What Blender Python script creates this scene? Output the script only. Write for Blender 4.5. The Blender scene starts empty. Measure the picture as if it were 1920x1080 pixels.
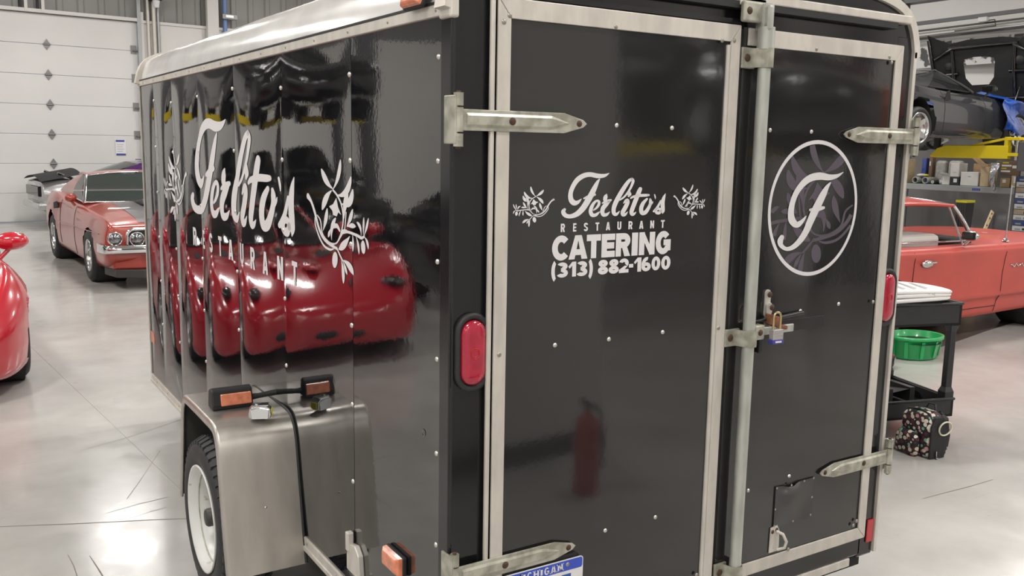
import bpy, bmesh, math, random
from mathutils import Vector, Matrix, Euler
random.seed(7)
PI = math.pi
SC = bpy.context.scene
COL = SC.collection

# ------------------------------------------------------------------ camera
F_PX = 1714.31
CAM = Vector((-1.10698, -2.04444, 1.79921))
CAM_ROT = Euler((math.radians(81.1837), math.radians(-1.03135), math.radians(-32.1573)), 'XYZ')
cam_data = bpy.data.cameras.new('camera')
cam_data.sensor_width = 36.0
cam_data.lens = F_PX / 1920.0 * 36.0
cam_data.clip_start = 0.05
cam_data.clip_end = 200
cam = bpy.data.objects.new('camera', cam_data)
cam.location = CAM
cam.rotation_euler = CAM_ROT
COL.objects.link(cam)
SC.camera = cam

# ------------------------------------------------------------------ world, exposure
world = bpy.data.worlds.new('world')
SC.world = world
world.use_nodes = True
world.node_tree.nodes['Background'].inputs[0].default_value = (0.75, 0.8, 0.9, 1)
world.node_tree.nodes['Background'].inputs[1].default_value = 0.4
SC.view_settings.view_transform = 'Standard'
SC.view_settings.look = 'None'
SC.view_settings.gamma = 1.0
SC.view_settings.use_curve_mapping = False
SC.view_settings.exposure = -0.08

# ------------------------------------------------------------------ building frame (turned 5 degrees from the trailer)
BROT = math.radians(5.1)
BU = Vector((math.cos(BROT), math.sin(BROT), 0))
BV = Vector((-math.sin(BROT), math.cos(BROT), 0))
def B(u, v, z=0.0):
    return BU * u + BV * v + Vector((0, 0, z))
U0, U1, V0, V1, ZC = -11.0, 17.9, -9.0, 19.85, 6.6

# ceiling lamps: rows of LED high bays (the housings are built with the ceiling)
LAMP_SPOTS = [(u, v) for u in (-8.0, -2.5, 3.0, 8.5, 14.0) for v in (-7.9, -2.0, 3.9, 9.8, 15.7)]
LAMP_W = 175.0
for i, (u, v) in enumerate(LAMP_SPOTS):
    ld = bpy.data.lights.new('high_bay_light', 'AREA')
    ld.shape = 'RECTANGLE'; ld.size = 0.95; ld.size_y = 0.62
    ld.energy = LAMP_W
    ld.color = (1.0, 0.975, 0.94)
    lo = bpy.data.objects.new('high_bay_light', ld)
    lo.location = B(u, v, 6.0)
    lo.rotation_euler = (0, 0, BROT)
    COL.objects.link(lo)

# ------------------------------------------------------------------ pixel of the photograph -> point on a plane of the place
_R = CAM_ROT.to_matrix()
def ray(px, py):
    return _R @ Vector(((px - 960) / F_PX, -(py - 540) / F_PX, -1.0))
def on_y(px, py, Y=0.0):
    d = ray(px, py); return CAM + d * ((Y - CAM.y) / d.y)
def on_x(px, py, X=0.0):
    d = ray(px, py); return CAM + d * ((X - CAM.x) / d.x)
def on_z(px, py, Z=0.0):
    d = ray(px, py); return CAM + d * ((Z - CAM.z) / d.z)

# ------------------------------------------------------------------ materials
MATS = {}
def mat(name, col, rough=0.5, metal=0.0, coat=0.0, noise=0.0, nscale=8.0, bump=0.0, bscale=60.0, spec=0.5,
        emit=None, estr=0.0, trans=0.0, alpha=1.0, col2=None, stretch=None, rvar=0.0, coat_rough=0.03, lo=0.35, hi=0.65, detail=4.0):
    m = bpy.data.materials.new(name); m.use_nodes = True
    nt = m.node_tree; b = nt.nodes['Principled BSDF']
    c = (col[0], col[1], col[2], 1)
    b.inputs['Base Color'].default_value = c
    b.inputs['Roughness'].default_value = rough
    b.inputs['Metallic'].default_value = metal
    b.inputs['Coat Weight'].default_value = coat
    b.inputs['Coat Roughness'].default_value = coat_rough
    b.inputs['Specular IOR Level'].default_value = spec
    b.inputs['Transmission Weight'].default_value = trans
    b.inputs['Alpha'].default_value = alpha
    if emit:
        b.inputs['Emission Color'].default_value = (*emit, 1); b.inputs['Emission Strength'].default_value = estr
    if noise > 0 or bump > 0 or col2 or rvar:
        tc = nt.nodes.new('ShaderNodeTexCoord')
        mp = nt.nodes.new('ShaderNodeMapping')
        nt.links.new(tc.outputs['Object'], mp.inputs[0])
        if stretch: mp.inputs['Scale'].default_value = stretch
        if noise > 0 or col2 or rvar:
            n = nt.nodes.new('ShaderNodeTexNoise'); n.inputs['Scale'].default_value = nscale; n.inputs['Detail'].default_value = detail
            nt.links.new(mp.outputs[0], n.inputs['Vector'])
            r = nt.nodes.new('ShaderNodeValToRGB')
            r.color_ramp.elements[0].position = lo; r.color_ramp.elements[1].position = hi
            k2 = col2 if col2 else tuple(max(0, v * (1 - noise)) for v in col)
            r.color_ramp.elements[0].color = (*k2, 1); r.color_ramp.elements[1].color = c
            nt.links.new(n.outputs['Fac'], r.inputs[0])
            nt.links.new(r.outputs[0], b.inputs['Base Color'])
            if rvar:
                mr = nt.nodes.new('ShaderNodeMapRange')
                mr.inputs['To Min'].default_value = max(0, rough - rvar); mr.inputs['To Max'].default_value = rough + rvar
                nt.links.new(n.outputs['Fac'], mr.inputs['Value']); nt.links.new(mr.outputs[0], b.inputs['Roughness'])
        if bump > 0:
            n2 = nt.nodes.new('ShaderNodeTexNoise'); n2.inputs['Scale'].default_value = bscale; n2.inputs['Detail'].default_value = 3
            nt.links.new(mp.outputs[0], n2.inputs['Vector'])
            bp = nt.nodes.new('ShaderNodeBump'); bp.inputs['Strength'].default_value = bump; bp.inputs['Distance'].default_value = 0.01
            nt.links.new(n2.outputs['Fac'], bp.inputs['Height']); nt.links.new(bp.outputs[0], b.inputs['Normal'])
            if coat > 0: nt.links.new(bp.outputs[0], b.inputs['Coat Normal'])
    MATS[name] = m
    return m
def hx(h, k=1.0):
    h = h.lstrip('#'); o = []
    for i in (0, 2, 4):
        v = int(h[i:i+2], 16) / 255; o.append((v / 12.92 if v < .04045 else ((v + .055) / 1.055) ** 2.4) * k)
    return tuple(o)

mat('trailer_black', (0.006, 0.006, 0.007), 0.035, spec=0.5, bump=0.010, bscale=55).node_tree.nodes['Principled BSDF'].inputs['IOR'].default_value = 2.3
mat('door_black', (0.018, 0.0177, 0.018), 0.07, spec=0.8, bump=0.009, bscale=40)
mat('frame_black', (0.010, 0.010, 0.011), 0.12, spec=0.5)
mat('matte_black', (0.012, 0.012, 0.012), 0.6)
mat('under_black', (0.01, 0.01, 0.01), 0.8)
mat('rubber', (0.018, 0.018, 0.018), 0.55, noise=.3, nscale=30)
mat('tire_rubber', (0.022, 0.022, 0.023), 0.62, noise=.35, nscale=18)
mat('aluminum_trim', (0.62, 0.585, 0.53), 0.45, metal=0.35, noise=.16, nscale=24, stretch=(1, 1, .35), rvar=.06)
mat('mill_fender', (0.50, 0.47, 0.43), 0.34, metal=0.8, noise=.16, nscale=9, stretch=(1.5, 1.5, .35), rvar=.07)
mat('fender_inner', (0.05, 0.05, 0.045), 0.7)
mat('roof_white', (0.74, 0.73, 0.71), 0.16, metal=.15, noise=.13, nscale=5, bump=.03, bscale=6)
mat('galvanized', (0.50, 0.49, 0.42), 0.42, metal=.55, col2=(0.30, 0.295, 0.24), nscale=22, lo=.38, hi=.6, detail=8)
mat('pipe_steel', (0.52, 0.53, 0.49), 0.4, metal=.5, noise=.25, nscale=14, stretch=(2, 2, .5))
mat('rusty_bolt', (0.10, 0.055, 0.035), 0.65, metal=.3, noise=.5, nscale=80)
mat('rust', (0.27, 0.10, 0.045), 0.75, noise=.5, nscale=60)
mat('screw_steel', (0.62, 0.60, 0.57), 0.3, metal=.9)
mat('trim_screw', (0.34, 0.32, 0.28), 0.4, metal=.8)
mat('vinyl_white', (0.66, 0.64, 0.65), 0.4)
mat('vinyl_mauve', (0.085, 0.070, 0.092), 0.4)
mat('lens_red', (0.42, 0.012, 0.04), 0.15, coat=.5, noise=.25, nscale=30)
mat('reflector_red', (0.42, 0.015, 0.02), 0.25, coat=.3)
mat('lens_amber', (0.72, 0.235, 0.125), 0.22, coat=.4, noise=.3, nscale=40)
mat('lens_clear', (0.34, 0.36, 0.37), 0.10, metal=.85, noise=.5, nscale=40)
mat('wheel_white', (0.62, 0.62, 0.60), 0.35, col2=(0.40, 0.31, 0.20), nscale=26, lo=.27, hi=.36, detail=6)
mat('hub_dark', (0.05, 0.048, 0.045), 0.5, metal=.3)
mat('chrome', (0.72, 0.73, 0.75), 0.07, metal=1.0)
mat('chrome_dull', (0.55, 0.55, 0.55), 0.22, metal=1.0)
mat('tape_yellow', (0.62, 0.56, 0.02), 0.4)
mat('plate_white', (0.68, 0.68, 0.67), 0.35)
mat('plate_blue', (0.035, 0.075, 0.46), 0.3)
mat('plate_char', (0.03, 0.09, 0.30), 0.4)
mat('lock_blue', (0.05, 0.05, 0.28), 0.4)
mat('lock_steel', (0.58, 0.56, 0.56), 0.35, metal=.7, noise=.2, nscale=90, stretch=(.2, .2, 4))
mat('brass', (0.55, 0.44, 0.24), 0.28, metal=.9)
mat('tape_black', (0.014, 0.014, 0.014), 0.35)
# ------------------------------------------------------------------ mesh helpers
class MB:
    def __init__(s): s.v = []; s.f = []; s.sm = []
    def add(s, vs, fs, smooth=False):
        o = len(s.v); s.v += [tuple(p) for p in vs]
        for f in fs: s.f.append(tuple(i + o for i in f)); s.sm.append(smooth)
        return s
    def box(s, x0, x1, y0, y1, z0, z1):
        return s.add([(x0,y0,z0),(x1,y0,z0),(x1,y1,z0),(x0,y1,z0),(x0,y0,z1),(x1,y0,z1),(x1,y1,z1),(x0,y1,z1)],
              [(0,3,2,1),(4,5,6,7),(0,1,5,4),(1,2,6,5),(2,3,7,6),(3,0,4,7)])
    def obox(s, c, ex, ey, ez, a, b, d):
        c = Vector(c); vs = []
        for k in (-1, 1):
            for j, i in ((-1,-1),(-1,1),(1,1),(1,-1)): vs.append(c + ex*(i*a/2) + ey*(j*b/2) + ez*(k*d/2))
        return s.add(vs, [(0,3,2,1),(4,5,6,7),(0,1,5,4),(1,2,6,5),(2,3,7,6),(3,0,4,7)])
    def beam(s, p0, p1, w, h, up=(0,0,1)):
        p0, p1 = Vector(p0), Vector(p1); d = p1 - p0; L = d.length; d.normalize()
        x = d.cross(Vector(up)); x.normalize(); z = x.cross(d)
        return s.obox((p0+p1)/2, d, x, z, L, w, h)
    def cyl(s, p0, p1, r0, r1=None, n=16, caps=True, smooth=True):
        p0, p1 = Vector(p0), Vector(p1); r1 = r0 if r1 is None else r1
        d = (p1 - p0).normalized(); a = d.orthogonal().normalized(); b = d.cross(a)
        vs = []
        for p, r in ((p0, r0), (p1, r1)):
            for i in range(n):
                t = 2*PI*i/n; vs.append(p + a*(r*math.cos(t)) + b*(r*math.sin(t)))
        s.add(vs, [(i, (i+1) % n, n+(i+1) % n, n+i) for i in range(n)], smooth)
        if caps: s.add(vs, [tuple(range(n-1, -1, -1)), tuple(range(n, 2*n))])
        return s
    def tube(s, path, r, n=8, caps=True, closed=False):
        P = [Vector(p) for p in path]; m = len(P); rr = r if isinstance(r, (list, tuple)) else [r]*m
        vs = []; a = None
        for i in range(m):
            if closed: d = P[(i+1) % m] - P[i-1]
            else: d = P[min(i+1, m-1)] - P[max(i-1, 0)]
            d.normalize()
            if a is None: a = d.orthogonal().normalized()
            else:
                a = a - d*a.dot(d)
                a = a.normalized() if a.length > 1e-6 else d.orthogonal().normalized()
            b = d.cross(a)
            for k in range(n):
                t = 2*PI*k/n; vs.append(P[i] + a*(rr[i]*math.cos(t)) + b*(rr[i]*math.sin(t)))
        fs = []
        for i in range(m if closed else m-1):
            j = (i+1) % m
            fs += [(i*n+k, i*n+(k+1) % n, j*n+(k+1) % n, j*n+k) for k in range(n)]
        s.add(vs, fs, True)
        if caps and not closed: s.add(vs, [tuple(range(n-1, -1, -1)), tuple(range((m-1)*n, m*n))])
        return s
    def lathe(s, prof, o=(0,0,0), ax=(0,0,1), n=32, smooth=True, a0=0, a1=2*PI):
        o = Vector(o); ax = Vector(ax).normalized(); a = ax.orthogonal().normalized(); b = ax.cross(a)
        full = abs(a1-a0-2*PI) < 1e-6; k = n if full else n+1; m = len(prof); vs = []
        for i in range(k):
            t = a0 + (a1-a0)*i/n
            for r, h in prof: vs.append(o + ax*h + (a*math.cos(t) + b*math.sin(t))*r)
        fs = []
        for i in range(n):
            j = (i+1) % k
            fs += [(i*m+q, j*m+q, j*m+q+1, i*m+q+1) for q in range(m-1)]
        return s.add(vs, fs, smooth)
    def prism(s, poly, o, ex, ey, d, smooth=False):
        o, ex, ey = Vector(o), Vector(ex), Vector(ey); nz = ex.cross(ey).normalized(); n = len(poly)
        vs = [o + ex*p[0] + ey*p[1] for p in poly] + [o + ex*p[0] + ey*p[1] + nz*d for p in poly]
        s.add(vs, [tuple(range(n-1, -1, -1)), tuple(range(n, 2*n))])
        return s.add(vs, [(i, (i+1) % n, n+(i+1) % n, n+i) for i in range(n)], smooth)
    def grid(s, fn, nu, nv, smooth=True, flip=False):
        vs = [fn(i/nu, j/nv) for i in range(nu+1) for j in range(nv+1)]; fs = []
        for i in range(nu):
            for j in range(nv):
                q = (i*(nv+1)+j, (i+1)*(nv+1)+j, (i+1)*(nv+1)+j+1, i*(nv+1)+j+1)
                fs.append(q[::-1] if flip else q)
        return s.add(vs, fs, smooth)
    def sphere(s, c, r, n=12, m=8, sc=(1,1,1)):
        c = Vector(c)
        return s.grid(lambda u, v: c + Vector((r*sc[0]*math.sin(PI*v)*math.cos(2*PI*u), r*sc[1]*math.sin(PI*v)*math.sin(2*PI*u), r*sc[2]*math.cos(PI*v))), n, m)
    def mesh(s, name, m, bevel=0, seg=2, weld=False, subd=0):
        me = bpy.data.meshes.new(name); me.from_pydata(s.v, [], s.f)
        me.polygons.foreach_set('use_smooth', s.sm)
        if bevel or weld or subd:
            bm = bmesh.new(); bm.from_mesh(me)
            bmesh.ops.remove_doubles(bm, verts=bm.verts, dist=1e-5)
            if bevel:
                bmesh.ops.recalc_face_normals(bm, faces=bm.faces)
                ed = [e for e in bm.edges if len(e.link_faces) == 2 and e.calc_face_angle(0) > .6]
                bmesh.ops.bevel(bm, geom=ed, offset=bevel, segments=seg, affect='EDGES', profile=.5)
            bm.to_mesh(me); bm.free()
        me.materials.append(MATS[m] if isinstance(m, str) else m)
        me.update()
        return me
    def build(s, name, m, parent=None, bevel=0, seg=2, weld=False, loc=None):
        o = bpy.data.objects.new(name, s.mesh(name, m, bevel, seg, weld)); COL.objects.link(o)
        if parent: o.parent = parent
        if loc: o.location = loc
        return o
def tag(o, label, cat, group=None):
    o['label'] = label; o['category'] = cat
    if group: o['group'] = group
    return o
def struct(o, label=None):
    o['kind'] = 'structure'
    if label: o['label'] = label
    return o
def thing(name, label, cat, loc=(0,0,0), rz=0, group=None):
    o = bpy.data.objects.new(name, None); COL.objects.link(o)
    o.location = loc; o.rotation_euler = (0, 0, rz); o.empty_display_size = .2
    return tag(o, label, cat, group)
def lk(src, parent, loc=(0,0,0), rot=(0,0,0), name=None, sc=None):
    o = bpy.data.objects.new(name or src.name.split('.')[0], src.data if hasattr(src, 'data') else src); COL.objects.link(o)
    o.parent = parent; o.location = loc; o.rotation_euler = rot
    if sc: o.scale = sc
    return o
def crom(P, n, closed=False):
    P = [Vector(p) for p in P]; m = len(P); out = []
    for i in range(m if closed else m-1):
        if closed: a, b, c, d = P[i-1], P[i], P[(i+1) % m], P[(i+2) % m]
        else: a, b, c, d = P[max(i-1,0)], P[i], P[i+1], P[min(i+2,m-1)]
        for k in range(n):
            t = k/n; out.append(.5*((2*b) + (c-a)*t + (2*a-5*b+4*c-d)*t*t + (3*b-a-3*c+d)*t**3))
    if not closed: out.append(P[-1])
    return out
X, Y, Z = Vector((1,0,0)), Vector((0,1,0)), Vector((0,0,1))

# ------------------------------------------------------------------ the building
mat('wall_white', (0.66, 0.65, 0.63), 0.5, noise=.05, nscale=.6)
mat('door_white', (0.66, 0.65, 0.64), 0.42, noise=.06, nscale=.8)
mat('steel_grey', (0.27, 0.265, 0.255), 0.5, noise=.12, nscale=1.2, stretch=(2, 2, .2))
mat('ceiling_grey', (0.5, 0.49, 0.47), 0.7)
mat('track_steel', (0.36, 0.37, 0.38), 0.4, metal=.7)
mat('hinge_grey', (0.22, 0.22, 0.22), 0.4, metal=.6)
mat('conduit', (0.55, 0.53, 0.48), 0.45, metal=.4)
mat('pipe_blue', (0.16, 0.25, 0.50), 0.4)
mat('paper', (0.72, 0.72, 0.73), 0.7)
mat('ink_blue', (0.03, 0.05, 0.33), 0.6)
mat('ink_grey', (0.35, 0.36, 0.38), 0.7)
mat('slab_gap', (0.3, 0.29, 0.27), 0.8)
mat('lamp_housing', (0.55, 0.55, 0.55), 0.5)

# sealed concrete floor: mottled grey-cream, scuffed, glossy; slabs with saw-cut joints
def floor_material():
    m = bpy.data.materials.new('sealed_concrete'); m.use_nodes = True; nt = m.node_tree; b = nt.nodes['Principled BSDF']
    tc = nt.nodes.new('ShaderNodeTexCoord'); L = nt.links.new
    def noise(sc, det, rough=.55, stretch=None):
        n = nt.nodes.new('ShaderNodeTexNoise'); n.inputs['Scale'].default_value = sc; n.inputs['Detail'].default_value = det
        n.inputs['Roughness'].default_value = rough
        if stretch:
            mp = nt.nodes.new('ShaderNodeMapping'); mp.inputs['Scale'].default_value = stretch[:3]; mp.inputs['Rotation'].default_value = (0, 0, stretch[3])
            L(tc.outputs['Object'], mp.inputs[0]); L(mp.outputs[0], n.inputs[0])
        else: L(tc.outputs['Object'], n.inputs[0])
        return n
    def ramp(src, p0, c0, p1, c1):
        r = nt.nodes.new('ShaderNodeValToRGB'); r.color_ramp.elements[0].position = p0; r.color_ramp.elements[1].position = p1
        r.color_ramp.elements[0].color = (*c0, 1); r.color_ramp.elements[1].color = (*c1, 1); L(src, r.inputs[0]); return r
    def mul(a, c, fac):
        x = nt.nodes.new('ShaderNodeMix'); x.data_type = 'RGBA'; x.blend_type = 'MULTIPLY'; x.inputs['Factor'].default_value = fac
        L(a, x.inputs[6]); L(c, x.inputs[7]); return x.outputs[2]
    base = ramp(noise(.55, 6).outputs['Fac'], .36, (.40, .388, .368), .62, (.50, .488, .463)).outputs[0]
    cloud = ramp(noise(2.3, 5, .6).outputs['Fac'], .3, (.86, .86, .85), .6, (1, 1, 1)).outputs[0]
    stain = ramp(noise(1.1, 7, .7).outputs['Fac'], .27, (.74, .66, .52), .36, (1, 1, 1)).outputs[0]
    speck = ramp(noise(26, 2).outputs['Fac'], .20, (.45, .43, .40), .25, (1, 1, 1)).outputs[0]
    scuff = ramp(noise(2.2, 8, .75, (.35, 7, 1, .35)).outputs['Fac'], .27, (.72, .71, .69), .37, (1, 1, 1)).outputs[0]
    c = mul(mul(mul(mul(base, cloud, .8), stain, .7), speck, .6), scuff, .75)
    L(c, b.inputs['Base Color'])
    rr = ramp(noise(3.5, 6, .65).outputs['Fac'], .3, (.13, .13, .13), .7, (.27, .27, .27))
    L(rr.outputs[0], b.inputs['Roughness'])
    b.inputs['Specular IOR Level'].default_value = .5
    bp = nt.nodes.new('ShaderNodeBump'); bp.inputs['Strength'].default_value = .06; bp.inputs['Distance'].default_value = .01
    L(noise(14, 6, .6).outputs['Fac'], bp.inputs['Height']); L(bp.outputs[0], b.inputs['Normal'])
    MATS['sealed_concrete'] = m
floor_material()

mb = MB(); c = [B(U0-1, V0-1, -.03), B(U1+1, V0-1, -.03), B(U1+1, V1+1, -.03), B(U0-1, V1+1, -.03)]
mb.add(c, [(0,1,2,3)])
floor = struct(mb.build('floor', 'slab_gap'))
# joints (building coordinates)
JU = [U0-.8, -7.6, .12, 6.3, 12.4, U1+.8]
JV = [V0-.8, -4.6, 7.4, 14.6, V1+.8]
g = .0008
for i in range(len(JU)-1):
    for j in range(len(JV)-1):
        u0, u1, v0, v1 = JU[i]+g, JU[i+1]-g, JV[j]+g, JV[j+1]-g
        q = [B(u0,v0), B(u1,v0), B(u1,v1), B(u0,v1)]
        MB().add(q + [p + Vector((0,0,-.03)) for p in q], [(0,1,2,3),(0,4,5,1),(1,5,6,2),(2,6,7,3),(3,7,4,0)]).build('floor_slab', 'sealed_concrete', floor)

mat('crack_dark', (0.17, 0.15, 0.12), 0.8)
def crack(pts, w):
    P = [on_z(a, b, .0006) for a, b in pts]; d = (P[-1]-P[0]).normalized(); q = Vector((-d.y, d.x, 0)); vs = []
    for i, p in enumerate(P):
        k = w*(.6+.4*((i*37) % 5)/4); vs += [p + q*k/2, p - q*k/2]
    MB().add(vs, [(2*i, 2*i+1, 2*i+3, 2*i+2) for i in range(len(P)-1)]).build('floor_crack', 'crack_dark', floor)
crack([(-40,989),(60,985),(140,982),(220,978),(300,974),(360,972)], .008)
crack([(1730,935),(1775,923),(1815,913),(1862,899)], .007)
crack([(168,1042),(180,1060),(194,1082)], .006); crack([(127,1040),(138,1060),(145,1082)], .004)
crack([(300,845),(260,905),(238,935)], .003); crack([(200,962),(260,945),(315,932)], .004); crack([(235,975),(280,960),(312,951)], .004)
crack([(150,845),(240,820),(345,785)], .003)

mat('coupe_floor_shade', (0.055, 0.045, 0.038), 0.22, col2=(0.16, 0.14, 0.12), nscale=2.2, lo=.3, hi=.7)
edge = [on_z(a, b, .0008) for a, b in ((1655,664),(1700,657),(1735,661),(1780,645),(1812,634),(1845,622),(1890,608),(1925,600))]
MB().add(edge + [Vector((8.9, 4.4, .0008)), Vector((7.6, 4.9, .0008)), Vector((6.2, 4.7, .0008)), Vector((5.7, 3.9, .0008))], [tuple(range(12))]).build('coupe_floor_shade', 'coupe_floor_shade', floor)  # the coupe's shadow on the floor, painted as a dark glossy patch

def wall(name, u0, u1, v0, v1, z0, z1, m, parent=None):
    return MB().prism([(u0,v0),(u1,v0),(u1,v1),(u0,v1)], (0,0,z0), BU, BV, z1-z0).build(name, m, parent)
def u_of(px, py, v=V1):
    d = ray(px, py); n = BV; s = (v - (CAM.x*n.x + CAM.y*n.y)) / (d.x*n.x + d.y*n.y); p = CAM + d*s
    return p.x*BU.x + p.y*BU.y, p.z
DOOR_R, DOOR_H = u_of(257, 41)      # right jamb of the sectional door, along the door wall
DOOR_L = DOOR_R - 4.9
# back wall with the sectional door
wb = struct(wall('wall_back', DOOR_R+.12, U1, V1, V1+.2, 0, DOOR_H, 'wall_white'))
wall('wall_panel', U0, DOOR_L-.12, V1, V1+.2, 0, DOOR_H, 'wall_white', wb)
wall('wall_core', U0, U1, V1+.12, V1+.3, DOOR_H, ZC, 'steel_grey', wb)
def ribbed(u0, u1, v, z0, z1, pitch=.42, d=.035):
    m = MB(); u = u0
    pts = []
    while u < u1:
        pts += [(u, 0), (u+pitch*.62, 0), (u+pitch*.70, -d), (u+pitch*.92, -d)]
        u += pitch
    vs = []
    for a, b in pts: vs += [B(a, v+b, z0), B(a, v+b, z1)]
    m.add(vs, [(2*i, 2*i+2, 2*i+3, 2*i+1) for i in range(len(pts)-1)])
    return m
ribbed(U0, U1, V1+.09, DOOR_H, ZC).build('ribbed_cladding', 'steel_grey', wb)
MB().beam(B(DOOR_R+.1, V1-.01, DOOR_H+.01), B(U1, V1-.01, DOOR_H+.01), .05, .06).build('wall_cap', 'wall_white', wb)
struct(wall('wall_right', U1, U1+.2, V0, V1, 0, ZC, 'wall_white'))
struct(wall('wall_left', U0-.2, U0, V0, V1, 0, ZC, 'wall_white'))
struct(wall('wall_front', U0, U1, V0-.2, V0, 0, ZC, 'wall_white'))
struct(wall('ceiling', U0-.2, U1+.2, V0-.2, V1+.3, ZC, ZC+.1, 'ceiling_grey'))
# sectional overhead door
door = bpy.data.objects.new('door_1', None); COL.objects.link(door); struct(door, 'white sectional overhead door in the back wall')
NP = 7; ph = DOOR_H/NP
pm = MB(); pw = DOOR_R-DOOR_L
hm = MB()
hm.prism([(-.0,-.115),(.055,-.03),(.055,.03),(0,.115),(-.055,.03),(-.055,-.03)], (0,-.012,0), X, Z, .012)
hm.cyl((-.07,-.02,0),(.07,-.02,0),.022,n=10)
hmesh = hm.mesh('hinge', 'hinge_grey')
em = MB().box(-.06,.06,-.02,0,-.09,.09); em.cyl((-.02,-.04,-.03),(.10,-.04,-.03),.018,n=8); emesh = em.mesh('roller_bracket', 'hinge_grey')
for k in range(NP):
    z0, z1 = k*ph + (.0 if k else .02), (k+1)*ph - .008
    p = MB().box(0, pw, 0, .05, z0, z1).build('door_panel', 'door_white', door, bevel=.008)
    p.location = B(DOOR_L, V1+.06); p.rotation_euler = (0, 0, BROT)
    for q, du in enumerate((pw-4.45, pw-3.17, pw-1.85)):
        if k: lk(hmesh, p, (du, 0, z0 - .004), name='hinge')
    lk(emesh, p, (pw - .09, 0, z0 + .02 if k else .12), name='roller_bracket')
trk = MB(); 
trk.beam(B(DOOR_R+.03, V1-.02, 0), B(DOOR_R+.03, V1-.02, 6.2), .08, .06, up=BV)
trk.build('track', 'track_steel', door)
trk = MB()
trk.beam(B(DOOR_R+.10, V1+.0, 0), B(DOOR_R+.10, V1+.0, 4.6), .06, .05, up=BV); trk.build('door_jamb', 'wall_white', door)
hd = MB(); hd.beam(B(DOOR_L, V1+.0, DOOR_H+.04), B(DOOR_R, V1+.0, DOOR_H+.04), .10, .07); hd.build('door_header', 'wall_white', door)
for px in (55, 88):
    b = on_y(px, 20, 19.6); uu = b.x*BU.x + b.y*BU.y
    MB().beam(B(uu, V1-.02, DOOR_H+.02), B(uu, V1-.02, ZC), .06, .085, up=BV).build('lift_rail', 'wall_white', door)
    MB().beam(B(uu-.09, V1+.0, DOOR_H+.05), B(uu-.09, V1+.0, ZC), .05, .04, up=BV).build('rail_gap_shade', 'matte_black', door)  # matte black strip put in as the shade of the gap beside the rail
# service pipes on the back wall
for px, r, m, lab in ((276, .035, 'conduit', 'cream vertical conduit beside the overhead door track'), (287, .045, 'conduit', 'cream vertical conduit further from the overhead door track'),
                      (295, .03, 'track_steel', 'grey vertical conduit beside the cream pipes on the back wall'), (420, .05, 'pipe_blue', 'blue air pipe rising up the grey back wall')):
    uu, zz = u_of(px, 40)
    o = MB().cyl(B(uu, V1-.06, 0), B(uu, V1-.06, ZC), r, n=12).build('wall_pipe', m); tag(o, lab, 'pipe')
uu, zz = u_of(395, 30)
o = MB().beam(B(uu, V1-.10, 0), B(uu, V1-.10, ZC), .26, .12, up=BV).build('trim_1', 'wall_white'); struct(o)
uu, zz = u_of(424, 33)
cb = thing('pipe_clamp', 'dark strut clamp holding the blue air pipe to the wall', 'clamp', B(uu, V1-.15, zz), BROT)
MB().box(-.16,.2,-.06,.05,-.06,.06).build('clamp_body','hinge_grey',cb,bevel=.01)
MB().box(-.09,.10,-.075,-.06,-.03,.04).build('clamp_plate','chrome_dull',cb,bevel=.006)
uu, zz = u_of(286, 8)
fx = thing('wall_flood_light', 'small dark flood light on the conduit above the door wall', 'lamp', B(uu, V1-.25, zz), BROT)
MB().box(-.12,.12,-.1,.25,.05,.2).build('lamp_housing','matte_black',fx,bevel=.02)
MB().cyl((0,-.02,-.1),(0,-.02,.05),.06,.08,n=14).build('lamp_head','paper',fx)
# notice taped to the overhead door
u1_, z1_ = u_of(217, 262); u2_, z2_ = u_of(238, 291)
nt_ = thing('paper_notice', 'white paper notice with blue bands taped to the overhead door', 'notice', B(u1_, V1+.05, z2_), BROT)
w_, h_ = u2_-u1_, z1_-z2_
MB().box(0, w_, -.006, -.002, 0, h_).build('sheet', 'paper', nt_)
MB().box(.01, w_-.03, -.009, -.006, h_-.045, h_-.005).build('printed_band', 'ink_blue', nt_)
MB().box(.01, w_-.01, -.009, -.006, .0, .035).build('printed_band', 'ink_blue', nt_)
for k in range(4): MB().box(.03, w_-.05-.02*(k%2), -.008, -.006, h_-.11-.05*k, h_-.10-.05*k).build('text_line', 'ink_grey', nt_)
# partition behind the camera side of the trailer, with dark cove base
pw_ = struct(MB().box(.5, 2.2, -2.3, -2.15, 0, 4.2).build('wall_partition', 'wall_white'))
struct(MB().box(.5, 2.2, -2.15, -2.138, 0, .13).build('baseboard_partition', 'matte_black'))
# lamp housings over the area lights
lm = None
for u, v in LAMP_SPOTS:
    t = thing('high_bay_lamp', 'rectangular LED high bay lamp hanging under the ceiling', 'lamp', B(u, v, 6.02), BROT, 'high bay lamps under the ceiling')
    if lm is None:
        lm = MB().box(-.52,.52,-.36,.36,0,.07).mesh('lamp_body', 'lamp_housing'); ls = MB().cyl((-.3,0,.07),(-.3,0,.6),.012,n=6).mesh('hanger_rod', 'lamp_housing')
    lk(lm, t, name='lamp_body'); lk(ls, t, name='hanger_rod'); lk(ls, t, (.6,0,0), name='hanger_rod')
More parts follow.
